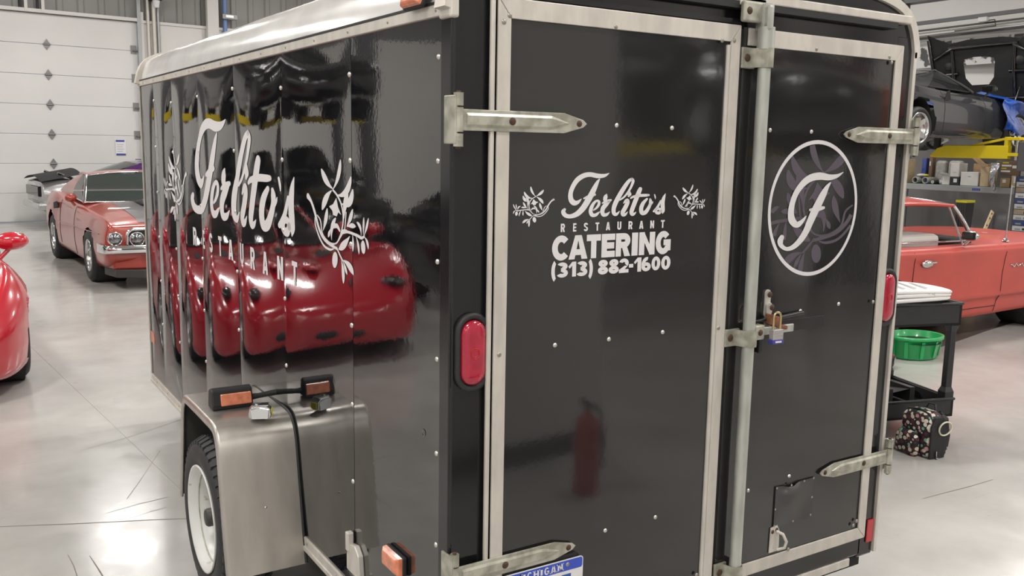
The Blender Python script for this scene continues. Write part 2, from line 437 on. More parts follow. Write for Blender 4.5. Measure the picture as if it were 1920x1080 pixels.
# ------------------------------------------------------------------ the trailer (left rear corner at the origin, axis along +y)
W, LEN, ZS, ZR = 1.83, 3.99, .325, 2.12
tr = thing('cargo_trailer', 'black enclosed cargo trailer with white script lettering and silver door trim', 'trailer')
STUD = [.055, .65, 1.322, 1.951, 2.578, 3.14, 3.6, 3.95]
AMP = [.0012, .0046, .0095, .0105, .0105, .009, .005]
def bulge(y, z):
    k = 0
    while k < 6 and y > STUD[k+1]: k += 1
    t = min(1, max(0, (y - STUD[k]) / (STUD[k+1] - STUD[k]))); s = (z - ZS) / (ZR - ZS)
    e = max(0, 1 - abs(2*s - 1)**5)
    a = AMP[k]*(1 - abs(2*t - 1)**2.2)*e
    # the skin is pulled in round every rivet line and ripples a little along its height
    a += .0009*math.sin(3.1*z*2 + 1.7*k) * math.sin(PI*t) * e * (0.3 if k == 0 else 1)
    a += .0006*math.sin(9*z + 2.3*k) * (1 - abs(2*t - 1)) * e
    return a
def side(y, z, off=0.0): return Vector((-bulge(y, z) - off, y, z))
SHEETS = [(.055, .651), (.651, 1.952), (1.952, 3.141), (3.141, 3.985)]
for a, b in SHEETS:
    n = max(24, int((b - a)*80))
    m = MB(); e = .0016
    m.grid(lambda u, v: side(a + e + (b-a-2*e)*u, ZS + (ZR-ZS)*v), n, 72, True, flip=False)
    m.grid(lambda u, v: Vector((.012, a + e + (b-a-2*e)*u, ZS + (ZR-ZS)*v)), 1, 1, False, flip=True)
    m.build('side_panel', 'trailer_black', tr)
MB().box(.012, .05, .05, LEN, ZS, ZR).build('side_wall_core', 'matte_black', tr)
MB().box(W-.02, W, .05, LEN, ZS, ZR+.03).build('side_wall', 'trailer_black', tr)
MB().box(0, W, LEN-.03, LEN, ZS, ZR+.02).build('front_wall', 'trailer_black', tr)
MB().box(.03, W-.03, .03, LEN, .24, ZS).build('under_frame', 'under_black', tr)
MB().cyl((.1, 1.49, .326), (W-.1, 1.49, .326), .035).build('axle', 'under_black', tr)
# corner trim (black bent steel) and silver edge trims
MB().box(-.004, .004, .0, .054, .27, ZR).build('corner_trim', 'frame_black', tr, bevel=.003)
MB().box(-.006, .004, LEN-.006, LEN+.01, .27, ZR).build('front_corner_trim', 'aluminum_trim', tr)
MB().box(-.008, .02, .05, LEN+.004, .285, ZS).build('bottom_trim', 'aluminum_trim', tr, bevel=.003)
MB().box(-.012, .02, .05, LEN+.004, .272, .292).build('bottom_lip', 'aluminum_trim', tr, bevel=.003)
MB().box(-.010, .02, .045, LEN+.012, ZR-.002, ZR+.028).build('roof_trim', 'aluminum_trim', tr, bevel=.002)
MB().box(-.012, .02, .045, LEN+.012, ZR+.028, ZR+.034).build('trim_lip', 'matte_black', tr)
# arched roof
ARC = [(0, 2.128), (.010, 2.175), (.030, 2.226), (.060, 2.259), (.100, 2.281), (.150, 2.296), (.22, 2.308), (.4, 2.331), (.65, 2.348), (.915, 2.354)]
ARC = [(p.x, p.y) for p in crom([Vector((a, b, 0)) for a, b in ARC], 5)]
ARC = ARC + [(W - a, b) for a, b in ARC[-2::-1]]
rm = MB()
def roof_pt(u, v):
    k = v*(len(ARC)-1); i = min(int(k), len(ARC)-2); f = k-i
    x = ARC[i][0]*(1-f) + ARC[i+1][0]*f; z = ARC[i][1]*(1-f) + ARC[i+1][1]*f
    dent = .0025*math.sin(u*31)*math.sin(v*40)
    return Vector((x, .01 + u*(LEN-.01), z + .024 + dent))
rm.grid(roof_pt, 60, len(ARC)-1, True, flip=True); rm.build('roof', 'roof_white', tr)
def arc_band(y0, y1, out, inn, z_off=0.0):
    m = MB(); n = len(ARC); vs = []
    for i, (a, b) in enumerate(ARC):
        p = Vector((ARC[max(i-1,0)][0], ARC[max(i-1,0)][1], 0)); q = Vector((ARC[min(i+1,n-1)][0], ARC[min(i+1,n-1)][1], 0))
        d = (q-p).normalized(); nx, nz = -d.y, d.x
        for r in (out, inn):
            for y in (y0, y1): vs.append((a + nx*r, y, b + nz*r + z_off))
    fs = []
    for i in range(n-1):
        o, k = i*4, i*4+4
        fs += [(o, k, k+1, o+1), (o+2, o+3, k+3, k+2), (o, o+2, k+2, k), (o+1, k+1, k+3, o+3)]
    fs += [(0, 1, 3, 2), ((n-1)*4, (n-1)*4+2, (n-1)*4+3, (n-1)*4+1)]
    return m.add(vs, fs)
arc_band(-.012, .045, .030, -.001).build('roof_edge_trim', 'aluminum_trim', tr)
arc_band(LEN-.05, LEN+.012, .034, -.001, .0).build('roof_edge_trim', 'aluminum_trim', tr)
MB().box(-.014, .012, -.014, .05, ZR-.012, ZR+.075).build('corner_cap', 'aluminum_trim', tr, bevel=.006)
MB().box(W-.004, W+.012, -.012, .03, .3, ZR+.03).build('corner_edge_trim', 'aluminum_trim', tr, bevel=.002)
# rear frame: posts, header, sill
MB().box(.0, .112, .0, .08, .27, 2.20).build('rear_post', 'frame_black', tr, bevel=.008)
MB().box(1.742, W, .0, .08, .29, 2.20).build('rear_post', 'frame_black', tr, bevel=.006)
hdr = [(a, b) for a, b in ARC if b > 2.15]
MB().prism([(hdr[0][0], 2.13)] + hdr + [(hdr[-1][0], 2.13)], (0, .06, 0), X, Z, .059).build('rear_header', 'frame_black', tr)
MB().box(.1, 1.76, .0, .08, .30, .39).build('rear_sill', 'frame_black', tr, bevel=.006)
MB().box(.15, 1.70, -.004, .05, .268, .30).build('sill_edge', 'aluminum_trim', tr, bevel=.004)
ch = MB().box(.06, 1.772, -.03, 0, 2.236, 2.264); ch.build('drip_channel', 'aluminum_trim', tr, bevel=.004)
MB().box(.12, 1.70, -.028, 0, 2.216, 2.236).build('channel_shade', 'matte_black', tr)  # black strip standing in for the shadow below the drip channel
# doors
def strip(name, poly, y0, t, parent, m='aluminum_trim', bevel=.0015):
    return MB().prism(poly, (0, y0, 0), X, Z, t).build(name, m, parent, bevel=bevel)
def rect(x0, x1, z0, z1): return [(x0, z0), (x1, z0), (x1, z1), (x0, z1)]
DOORS = ((.13, .955, .15), (.985, 1.74, .6))
def door_d(x, z):
    x0, x1, ph = DOORS[0] if x < .97 else DOORS[1]
    u = (x-x0)/(x1-x0); v = (z-.385)/1.78
    e = math.sin(PI*u)**.6*math.sin(PI*v)**.6 if 0 < u < 1 and 0 < v < 1 else 0
    return .0016*e*math.sin(2*PI*(1.1*u + .25*math.sin(3*v) + ph))*math.cos(2*PI*(.9*v + ph)) + .0012*e*math.sin(5.5*z + 3*u + ph)
def door_skin(x0, x1, z0, z1, ph):
    m = MB()
    def f(u, v):
        x = x0 + (x1-x0)*u; z = z0 + (z1-z0)*v
        return Vector((x, -.014 - door_d(x, z), z))
    m.grid(f, 46, 90, True, flip=False)
    m.box(x0, x1, -.008, .03, z0, z1)
    return m
dl = door_skin(.13, .955, .385, 2.165, .15).build('rear_door', 'door_black', tr); dl['label'] = 'wide left rear door with restaurant lettering'
dr = door_skin(.985, 1.74, .385, 2.165, .6).build('rear_door', 'door_black', tr); dr['label'] = 'narrow right rear door with round emblem'
g = .0012
# left door trims (mitred)
o1, i1 = .118, .1570; zt, zo = 2.118, 2.168; zb, zbo = .4235, .378; xr, xo = .928, .967
strip('door_trim', [(o1, zbo), (i1, zb), (i1, zt - g), (o1, zo - g)], -.015, .007, dl)
strip('door_trim', [(o1+g, zo), (i1+g, zt), (xr, zt), (xo, zo)], -.015, .007, dl)
strip('door_trim', [(xr, zb), (xo, zbo), (xo, zo - g), (xr, zt - g)], -.015, .007, dl)
strip('door_trim', [(o1+g, zbo), (xo, zbo), (xr, zb), (i1+g, zb)], -.015, .007, dl)
for x in (.105, .922):
    MB().tube([(x, -.016, .37), (x, -.016, 2.17 if x < .5 else 2.108)], .0075, n=10).build('stop_bead', 'aluminum_trim', dl)
MB().box(.113, .118, -.006, .03, .38, 2.2).build('gap_seal', 'matte_black', dl)
MB().box(.1, .97, -.016, .002, 2.172, 2.186).build('door_top_seal', 'frame_black', dl)
# centre channel and right door trims
MB().box(.969, 1.0, -.012, .02, .39, 2.16).build('centre_seal', 'matte_black', dr)
xl, xi, xo = 1.0, 1.7103, 1.7512; zt, zo = 2.112, 2.164; zb, zbo = .4235, .379
strip('door_trim', [(xl, zo), (xl, zt), (xi, zt), (xo - g, zo)], -.015, .007, dr)
strip('door_trim', [(xi, zb), (xo, zbo), (xo, zo - g), (xi, zt - g)], -.015, .007, dr)
strip('door_trim', [(xl, zbo), (xo - g, zbo), (xi - g, zb), (xl, zb)], -.015, .007, dr)
# screws ------------------------------------------------------------
sm = MB().lathe([(0, .0045), (.0035, .0042), (.0062, .0022), (.0070, 0)], n=10).mesh('screw', 'screw_steel')
ts = MB().lathe([(0, .0025), (.0045, .0025), (.0065, .0008), (.0068, 0)], n=10).mesh('trim_screw', 'trim_screw')
RX = (PI/2, 0, 0)       # axis of the screw along -y
RS = (0, -PI/2, 0)      # axis along -x
for k, y in enumerate(STUD[:-1]):
    yy = y + (.018 if k == 0 else (.012 if k in (1, 3, 5) else 0))
    for q in range(6 if k else 7):
        z = 2.02 - q*(.262 if k else .262) - (.012*(k % 3))
        if z < .42 or (1.08 < y < 1.9 and z < .78): continue
        lk(sm, tr, side(yy, z, -.0002), RS, 'screw', (1.25,)*3 if k else (1.1,)*3)
for k in range(14):
    y = .07 + k*.29
    if y < LEN: lk(ts, tr, (-.010, y, ZR+.013), RS, 'trim_screw', (.8,)*3)
for k in range(13):
    if .2 + k*.3 < LEN: lk(ts, tr, (-.0085, .2 + k*.3, .308), RS, 'trim_screw', (.8,)*3)
for px, py in ((1157,235),(1260,240),(1444,244),(1522,247),(1040,647),(1141,636),(1243,623),(1403,920),(1480,893),(1135,995),(1229,970),(1500,583),(1573,570)):
    p = on_y(px, py, -.0145); p.y = -.0138 - door_d(p.x, p.z); lk(sm, dl if p.x < .97 else dr, p, RX, 'screw')
for px, py in ((956,29),(945,41),(1155,50),(1354,76),(1377,76),(1531,92),(1668,107),(1672,117),(936,665),(1637,566),(1347,615),(1606,977),(1600,985),(1478,1030),(1306,1078)):
    p = on_y(px, py, -.022); p.y = -.0222; lk(ts, dl if p.x < .97 else dr, p, RX, 'trim_screw')
# strap hinges ------------------------------------------------------------
bolt = MB().lathe([(0, .0045), (.0055, .004), (.0095, .0016), (.0105, 0)], n=14).mesh('bolt', 'rusty_bolt')
def strap(x_p, x_tip, z, rust=True):
    s = 1 if x_tip > x_p else -1; L = abs(x_tip - x_p); h = .0265
    hg = bpy.data.objects.new('strap_hinge', None); COL.objects.link(hg); hg.parent = tr; hg.location = (x_p, -.026, z)
    P = lambda a: s*a
    out = [(.012, -h), (L-.075, -h*1.0), (L-.012, -.010), (L, 0), (L-.012, .010), (L-.075, h), (.012, h)]
    poly = [(P(a), b) for a, b in out]
    if s < 0: poly = poly[::-1]
    m = MB().prism(poly, (0, .004, 0), X, Z, .005)
    # raised bead along the strap: inner pressed panel
    inn = [(.022, -h*.66), (L-.115, -h*.66), (L-.058, 0), (L-.115, h*.66), (.022, h*.66)]
    q = [(P(a), b) for a, b in inn]
    c = [(P(a*.97 + .004), b*.62) for a, b in inn]
    vs = [(a, -.0012, b) for a, b in q] + [(a, -.0052, b) for a, b in c]
    n = 5
    fs = [(i, (i+1) % n, n+(i+1) % n, n+i) for i in range(n)] + [tuple(range(n, 2*n))]
    if s < 0: fs = [f[::-1] for f in fs]
    m.add(vs, fs)
    m.build('strap', 'galvanized', hg, bevel=.0012)
    for a, b in ((-.066, -.034), (-.030, .030), (.034, .066)):
        MB().cyl((0, 0, a), (0, 0, b), .0125, n=14).build('knuckle', 'galvanized', hg)
    MB().cyl((0, 0, -.071), (0, 0, .071), .0055, n=10).build('hinge_pin', 'rusty_bolt', hg)
    MB().box(*sorted((-s*.014, -s*.005)), -.008, .052, -.060, .060).build('hinge_leaf', 'galvanized', hg, bevel=.003)
    lk(bolt, hg, (s*.165*L/.42, -.0050, 0), RX, 'bolt'); lk(bolt, hg, (s*(L-.026), -.0012, 0), RX, 'bolt', (.85,)*3)
strap(.004, .400, 1.862); strap(.004, .405, .655)
strap(1.850, 1.462, 1.858); strap(1.850, 1.466, .680)
# tail lights ------------------------------------------------------------
def oval(a, h, n=12):
    pts = []
    for i in range(n+1):
        t = PI*i/n; pts.append((a*math.cos(t), h - a + a*math.sin(t)))
    for i in range(n+1):
        t = PI + PI*i/n; pts.append((a*math.cos(t), -(h - a) + a*math.sin(t)))
    return pts
def tail_light(x, z, name_lab):
    e = bpy.data.objects.new('tail_light', None); COL.objects.link(e); e.parent = tr; e.location = (x, 0, z)
    m = MB(); P = [oval(.050, .106), oval(.050, .106), oval(.042, .096), oval(.035, .088)]; D = [.0, -.012, -.016, -.008]
    n = len(P[0]); vs = [(p[0], d, p[1]) for pp, d in zip(P, D) for p in pp]; fs = []
    for k in range(3): fs += [(k*n+i, k*n+(i+1) % n, (k+1)*n+(i+1) % n, (k+1)*n+i) for i in range(n)]
    m.add(vs, fs, True); m.build('grommet', 'rubber', e)
    m = MB(); P = [oval(.036, .0875), oval(.034, .0855), oval(.024, .075), oval(.008, .055)]; D = [-.008, -.018, -.022, -.0235]
    vs = [(p[0], d, p[1]) for pp, d in zip(P, D) for p in pp]; fs = []
    for k in range(3): fs += [(k*n+i, k*n+(i+1) % n, (k+1)*n+(i+1) % n, (k+1)*n+i) for i in range(n)]
    m.add(vs, fs + [tuple(range(3*n, 4*n))], True); m.build('lens', 'lens_red', e)
    m = MB()
    for r in (.010, .014): m.tube([(r*math.cos(2*PI*i/20), -.0238, r*math.sin(2*PI*i/20)) for i in range(20)], .0011, n=5, closed=True)
    m.build('lens_ring', 'reflector_red', e)
tail_light(.062, 1.262, ''); tail_light(1.783, 1.283, '')
MB().box(1.786, 1.824, -.006, 0, .342, .432).build('red_reflector', 'reflector_red', tr, bevel=.003)
# marker lights ------------------------------------------------------------
def marker(c, ax, up, L, H, D, name='marker_light'):
    e = bpy.data.objects.new(name, None); COL.objects.link(e); e.parent = tr; e.location = c
    ax, up = Vector(ax), Vector(up); nrm = ax.cross(up)
    MB().obox(nrm*(D*.2), ax, up, nrm, L*1.06, H*1.06, D*.4).build('light_base', 'matte_black', e, bevel=D*.12)
    m = MB(); vs = []
    for (k, d) in ((1, .4), (.97, .75), (.72, 1.0)):
        for i, j in ((-1,-1),(1,-1),(1,1),(-1,1)): vs.append(ax*(i*L/2*(k if k < .9 else k)) + up*(j*H/2*k) + nrm*(D*d))
    fs = []
    for q in (0, 4): fs += [(q+i, q+(i+1) % 4, q+4+(i+1) % 4, q+4+i) for i in range(4)]
    m.add(vs, fs + [(8, 9, 10, 11)]); m.build('lens', 'lens_amber', e, bevel=.003)
pm = on_x(742, 1050, -.01)
marker((-.001, pm.y, pm.z), (0,-1,0), (0,0,1), .115, .056, .036, 'side_marker_light')
pm = on_x(781, 6, -.02)
marker((-.012, pm.y, pm.z+.01), (0,-1,0), Vector((.45,0,1)).normalized(), .105, .055, .032, 'side_marker_light')
marker((on_y(1489, 4, -.03).x, -.004, 2.300), (1,0,0), (0,0,1), .115, .055, .036, 'rear_marker_light')
pm = on_x(288, 634)
MB().box(-.006, -.001, pm.y-.045, pm.y+.045, pm.z-.03, pm.z+.04).build('side_reflector', 'lens_amber', tr, bevel=.002)
# lock bar ------------------------------------------------------------
PX, PY = 1.040, -.052
lb = MB().cyl((PX, PY, .36), (PX, PY, 2.232), .0195, n=20).build('lock_bar', 'pipe_steel', tr)
def keeper(z, h, x0, name='bar_bracket', open_top=False):
    e = bpy.data.objects.new(name, None); COL.objects.link(e); e.parent = tr; e.location = (PX, 0, z)
    a = PX - x0
    MB().box(-a, -.012, -.026, -.016, -h/2, h/2).build('bracket_plate', 'galvanized', e, bevel=.003)
    prof = [Vector((-.034, -.022, 0)), Vector((-.026, -.050, 0)), Vector((-.014, -.073, 0)), Vector((0, -.079, 0)), Vector((.015, -.074, 0)), Vector((.026, -.055, 0)), Vector((.030, -.020, 0)), Vector((.045, -.018, 0))]
    P = crom(prof, 4); n = len(P); m = MB(); vs = []
    for i, p in enumerate(P):
        q = P[max(i-1,0)]; r = P[min(i+1,n-1)]; d = (r-q).normalized(); nn = Vector((-d.y, d.x, 0))
        for off in (.0, .004):
            for zz in (-h*.46, h*.46): vs.append((p.x + nn.x*off, p.y + nn.y*off, zz))
    fs = []
    for i in range(n-1):
        o, k = 4*i, 4*i+4; fs += [(o, k, k+1, o+1), (o+2, o+3, k+3, k+2), (o, o+2, k+2, k), (o+1, k+1, k+3, o+3)]
    fs += [(0,1,3,2), (4*n-4, 4*n-2, 4*n-1, 4*n-3)]
    m.add(vs, fs); m.build('bracket_saddle', 'galvanized', e)
    lk(bolt, e, (-a + .022, -.026, 0), RX, 'bolt', (1.15,)*3)
keeper(2.075, .062, .972); keeper(1.214, .056, .966); keeper(.425, .062, .975)
tc_ = bpy.data.objects.new('top_cam_keeper', None); COL.objects.link(tc_); tc_.parent = tr
MB().box(.948, 1.058, -.03, -.002, 2.225, 2.25).build('keeper_plate', 'aluminum_trim', tc_, bevel=.003)
MB().box(.948, 1.030, -.050, -.03, 2.176, 2.236).build('keeper_block', 'galvanized', tc_, bevel=.006)
MB().box(1.022, 1.044, -.078, -.02, 2.152, 2.228).build('cam_lug', 'pipe_steel', tc_, bevel=.008)
MB().cyl((PX, PY, 2.10), (PX, PY, 2.165), .026, n=16).build('bar_collar', 'pipe_steel', tc_)
lk(bolt, tc_, (.968, -.050, 2.208), RX, 'bolt', (1.1,)*3)
# handle, hasp
hn = bpy.data.objects.new('lock_handle', None); COL.objects.link(hn); hn.parent = tr
MB().box(1.056, 1.098, -.066, -.034, 1.206, 1.254).build('handle_clevis', 'galvanized', hn, bevel=.005)
MB().box(1.09, 1.245, -.056, -.048, 1.217, 1.243).build('handle_bar', 'pipe_steel', hn, bevel=.003)
lk(bolt, hn, (1.078, -.066, 1.23), RX, 'bolt')
MB().box(1.19, 1.442, -.0175, -.0150, 1.208, 1.248).build('handle_tape', 'tape_black', hn, bevel=.001)
hp = bpy.data.objects.new('handle_hasp', None); COL.objects.link(hp); hp.parent = tr
a = on_y(1440, 548, -.02); b = on_y(1437, 617, -.02)
def slab(p0, p1, w, t, name, m, par, rnd=True):
    p0, p1 = Vector(p0), Vector(p1); d = (p1-p0); L = d.length; d.normalize(); q = Vector((d.z, 0, -d.x))
    pts = []
    for i in range(9): t_ = PI*i/8; pts.append((L + w/2*math.sin(t_), w/2*math.cos(t_)))
    for i in range(9): t_ = PI + PI*i/8; pts.append((w/2*math.sin(t_), w/2*math.cos(t_)))
    mm = MB().prism(pts, p0, d, q, t)
    return mm.build(name, m, par, bevel=.001)
slab((a.x, -.022, a.z-.07), (a.x, -.022, a.z-.004), .026, .006, 'hasp_strap', 'aluminum_trim', hp)
slab((a.x+.001, -.03, a.z-.062), (a.x+.001, -.03, a.z-.045), .026, .008, 'hasp_pivot', 'aluminum_trim', hp)
m = MB(); c0 = Vector((a.x, -.045, a.z-.088))
m.obox(c0, Vector((.94,0,-.34)), Y, Vector((.34,0,.94)), .040, .030, .034); m.obox(c0 + Vector((.034,-.004,-.022)), Vector((.97,0,-.2)), Y, Vector((.2,0,.97)), .055, .02, .014)
m.build('hasp_flap', 'rust', hp, bevel=.004)
slab((b.x, -.022, b.z+.012), (b.x, -.022, b.z+.045), .020, .006, 'hasp_stem', 'aluminum_trim', hp)
MB().lathe([(0, .007), (.012, .007), (.018, .004), (.019, 0)], (b.x-.001, -.0205, b.z), (0,-1,0), n=18).build('hasp_eye', 'aluminum_trim', hp)
lk(bolt, hp, (a.x, -.0285, a.z-.006), RX, 'bolt'); lk(bolt, hp, (a.x+.003, -.038, a.z-.047), RX, 'bolt'); lk(bolt, hp, (b.x-.001, -.0275, b.z), RX, 'bolt')
MB().tube([(1.07, -.03, 1.258), (1.13, -.034, 1.262), (1.2, -.03, 1.262), (1.32, -.024, 1.268)], [.004, .006, .007, .008], n=8).build('cable_tie', 'tape_black', hp)
MB().box(1.115, 1.134, -.03, -.016, 1.152, 1.215).build('latch_tab', 'tape_black', hp, bevel=.003)
# padlock hangs from the hasp: a thing of its own
lkp = on_y(1455, 634, -.088)
pl = thing('padlock', 'laminated steel padlock with blue bumper hanging from the rear door hasp', 'padlock', (lkp.x, -.088, lkp.z-.010), -.12)
pl.scale = (.88, .88, .95)
MB().box(-.0235, .0235, -.012, .012, .006, .042).build('lock_body', 'lock_steel', pl, bevel=.003)
MB().box(-.0255, .0255, -.0135, .0135, -.008, .0075).build('bumper', 'lock_blue', pl, bevel=.003)
MB().box(-.014, .014, -.0145, -.0135, -.003, .003).build('bumper_print', 'vinyl_white', pl)
MB().tube([(-.016, 0, .04), (-.016, 0, .078)] + [(-.016*math.cos(PI*i/10), 0, .082 + .016*math.sin(PI*i/10)) for i in range(11)] + [(.016, 0, .078), (.016, 0, .04)], .0042, n=10).build('shackle', 'brass', pl)
# patch plate low on the right door
tl, trr, br, bl = on_y(1454, 915, -.016), on_y(1527, 892, -.016), on_y(1525, 967, -.016), on_y(1451, 990, -.016)
pa = MB(); x0, x1, z0, z1 = tl.x, trr.x, (bl.z+br.z)/2, (tl.z+trr.z)/2
def patch_f(u, v):
    d = .004 + .010*math.exp(-((u-.35)**2)/.03)*math.exp(-((v-1)**2)/.02) + .002*math.sin(6*u)*math.sin(4*v)
    return Vector((x0 + (x1-x0)*u, -.014 - d, z0 + (z1-z0)*v - .010*math.exp(-((u-.35)**2)/.02)*(v > .97)))
pa.grid(patch_f, 24, 20); pa.box(x0, x1, -.016, -.012, z0, z1); pa.build('patch_plate', 'door_black', dr)
for u, v in ((.03,.96),(.35,.97),(.72,.97),(.97,.98),(.97,.5),(.96,.06),(.5,.03),(.02,.45),(.02,.04)): lk(ts, dr, patch_f(u, v) + Vector((0,.0003,0)), RX, 'patch_rivet', (.6,)*3)
# hold-back hook
hb = on_y(1452, 1012, -.02)
hk = bpy.data.objects.new('hold_back_hook', None); COL.objects.link(hk); hk.parent = tr; hk.location = (hb.x, -.015, hb.z)
MB().prism([(-.022,-.045),(.02,-.045),(.026,-.03),(.024,.03),(.012,.05),(-.02,.045)], (0,0,0), X, Z, .004).build('hook_plate', 'aluminum_trim', hk, bevel=.001)
MB().tube([(.006,-.004,.03),(.024,-.02,.02),(.032,-.03,-.005),(.024,-.03,-.025),(.008,-.012,-.035)], .0055, n=8).build('hook_arm', 'aluminum_trim', hk)
lk(bolt, hk, (-.01, -.004, .03), RX, 'bolt', (.7,)*3); lk(bolt, hk, (.010, -.004, .034), RX, 'bolt', (.7,)*3)
# fender ------------------------------------------------------------
FX = -.298; FC = 1.50
fo = [(-.385,.225),(-.36,.33),(-.318,.56),(-.292,.69),(-.262,.745),(-.215,.772),(-.1,.776),(.1,.776),(.225,.772),(.27,.745),(.30,.69),(.325,.56),(.36,.40),(.385,.30)]
fo = [(FC + p.x, p.y) for p in crom([Vector((a,b,0)) for a,b in fo], 4)]
nF = len(fo)
def off_out(d):
    o = []
    for i, (a, b) in enumerate(fo):
        p, q = fo[max(i-1,0)], fo[min(i+1,nF-1)]; t = Vector((q[0]-p[0], q[1]-p[1], 0)).normalized(); o.append((a + t.y*d, b - t.x*d))
    return o
m = MB(); inn = off_out(.004)
rows = [(-.002, fo), (FX+.012, fo), (FX+.004, off_out(.002)), (FX, off_out(.010)), (FX, off_out(.034)), (FX+.006, off_out(.036)), (FX+.010, off_out(.034)), (FX+.010, off_out(.012)), (-.002, inn)]
vs = [(x, a, b) for x, ring in rows for a, b in ring]; fs = []
for k in range(len(rows)-1): fs += [(k*nF+i, k*nF+i+1, (k+1)*nF+i+1, (k+1)*nF+i) for i in range(nF-1)]
m.add(vs, fs, True)
fd = m.build('fender', 'mill_fender', tr)
m = MB(); vs = [(x, a, b) for x, ring in ((-.004, off_out(.006)), (FX+.013, off_out(.014))) for a, b in ring]
m.add(vs, [(i, i+1, nF+i+1, nF+i) for i in range(nF-1)], True); m.build('fender_liner', 'fender_inner', fd)
MB().prism(off_out(.02), (-.003, 0, 0), Y, Z, .001).build('wheel_well', 'fender_inner', fd)
MB().tube([(-.006, a, b + .002) for a, b in fo], .006, n=6).build('fender_seal', 'rubber', fd)
for y, z in ((1.135,.47),): lk(sm, fd, (-.15, y, z), (PI/2+.2, 0, 0), 'screw', (.8,)*3)
# wheel: axis along -x
def tire_mesh(R, w, rim_r, tread=True, n=64, matname='tire_rubber'):
    m = MB(); prof = [(rim_r-.012, w*.36), (rim_r+.01, w*.47), (rim_r+(R-rim_r)*.45, w*.52), (R-.035, w*.5), (R-.010, w*.42), (R, w*.3), (R, w*.12)]
    prof = prof + [(r, -h) for r, h in prof[::-1]]
    m.lathe(prof, (0,0,0), (1,0,0), n)
    if tread:
        nb = 46
        for i in range(nb):
            t = 2*PI*i/nb
            for (h0, h1, dt) in ((w*.30, w*.475, 0), (w*.03, w*.25, .05), (-w*.25, -w*.03, 0), (-w*.475, -w*.30, .05)):
                vs = []
                for rr, k in ((R-.012, 1.0), (R+.007, .86)):
                    for hh, tt in ((h0, -.046), (h1, -.046), (h1, .046), (h0, .046)):
                        sh = .018*(hh/w*2)
                        r2 = rr - (.018 if abs(hh) > w*.45 else 0); a = t + dt + tt*k + sh
                        vs.append((hh, r2*math.cos(a), r2*math.sin(a)))
                m.add(vs, [(4,5,6,7),(0,1,5,4),(1,2,6,5),(2,3,7,6),(3,0,4,7)])
    return m
wh = bpy.data.objects.new('wheel', None); COL.objects.link(wh); wh.parent = tr; wh.location = (-.198, 1.490, .326)
tire_mesh(.318, .205, .200).build('tire', 'tire_rubber', wh)
rim = MB().lathe([(.205,-.092),(.213,-.100),(.212,-.105),(.204,-.104),(.198,-.092),(.186,-.086),(.180,-.070),(.174,-.066),(.170,-.02),(.166,.010),(.150,.022),(.138,.010),(.120,-.012),(.085,-.018),(.055,-.018),(.034,-.018)], (0,0,0), (1,0,0), 48)
rim.build('rim', 'wheel_white', wh)
for k in range(5):
    t = 2*PI*k/5 + .3
    MB().lathe([(0,-.021),(.022,-.020),(.026,-.012)], (0, .104*math.cos(t+.6), .104*math.sin(t+.6)), (1,0,0), 12).build('rim_slot', 'hub_dark', wh)
    MB().cyl((-.018, .062*math.cos(t), .062*math.sin(t)), (-.040, .062*math.cos(t), .062*math.sin(t)), .010, n=6, smooth=False).build('lug_nut', 'chrome_dull', wh)
MB().lathe([(.0,-.088),(.030,-.086),(.036,-.078),(.036,-.018),(.040,-.016)], (0,0,0), (1,0,0), 20).build('hub_cap', 'hub_dark', wh)
MB().lathe([(.036,-.024),(.082,-.024),(.088,-.018)], (0,0,0), (1,0,0), 10, False).build('hub_flange', 'rusty_bolt', wh)
MB().tube([(-.068, .177*math.cos(2*PI*k/48), .177*math.sin(2*PI*k/48)) for k in range(48)], .0035, n=6, closed=True).build('rim_step', 'galvanized', wh)
MB().cyl((-.03, .10, .145), (-.06, .10, .142), .006, n=8).build('valve_stem', 'rubber', wh)
pg = on_x(795, 811); MB().lathe([(0,.0008),(.007,.0008),(.009,.002),(.011,0)], (-.0015, pg.y, pg.z), (-1,0,0), 16).build('side_plug', 'trailer_black', tr)
# amber clearance light on a stalk above the fender, tape measure on it
fc = on_z(433, 762, .778)
fl = bpy.data.objects.new('fender_light', None); COL.objects.link(fl); fl.parent = tr; fl.location = (fc.x, fc.y, .778)
MB().prism([(-.034,0),(.034,0),(.036,.02),(.024,.074),(.004,.080),(-.022,.074),(-.036,.02)], (-.078,0,0), Y, Z, .156).build('light_housing', 'matte_black', fl, bevel=.006)
MB().obox((.012,-.0345,.038), X, Vector((0,-.97,.22)).normalized(), Vector((0,.22,.97)).normalized(), .118, .010, .046).build('lens', 'lens_amber', fl, bevel=.004)
MB().obox((.0,.0315,.048), X, Vector((0,.97,.22)).normalized(), Vector((0,-.22,.97)).normalized(), .118, .010, .046).build('lens', 'lens_amber', fl, bevel=.004)
MB().tube([(.07,0,.028),(.11,-.002,.03),(-fc.x-.003,-.004,.036)], [.014,.010,.012], n=12).build('light_stalk', 'matte_black', fl)
tp = on_z(493, 786, .778)
tm = thing('tape_measure', 'chrome and yellow tape measure lying on the trailer fender', 'tape measure', (tp.x, tp.y+.03, .7785), -.35)
MB().prism([(-.037,0),(.037,0),(.042,.012),(.040,.034),(.026,.046),(-.026,.046),(-.040,.034),(-.042,.012)], (0,.024,0), X, Z, .048).build('case', 'chrome_dull', tm, bevel=.004)
MB().prism([(-.03,.0),(.03,.0),(.034,.036),(0,.044),(-.034,.036)], (0,-.024,0), X, Z, .003).build('case_face', 'chrome', tm, bevel=.002)
MB().box(-.030,.030,-.020,.020,.046,.051).build('lock_slider', 'chrome', tm, bevel=.002)
MB().box(.040,.0445,-.018,.018,.006,.032).build('label_band', 'tape_yellow', tm, bevel=.001)
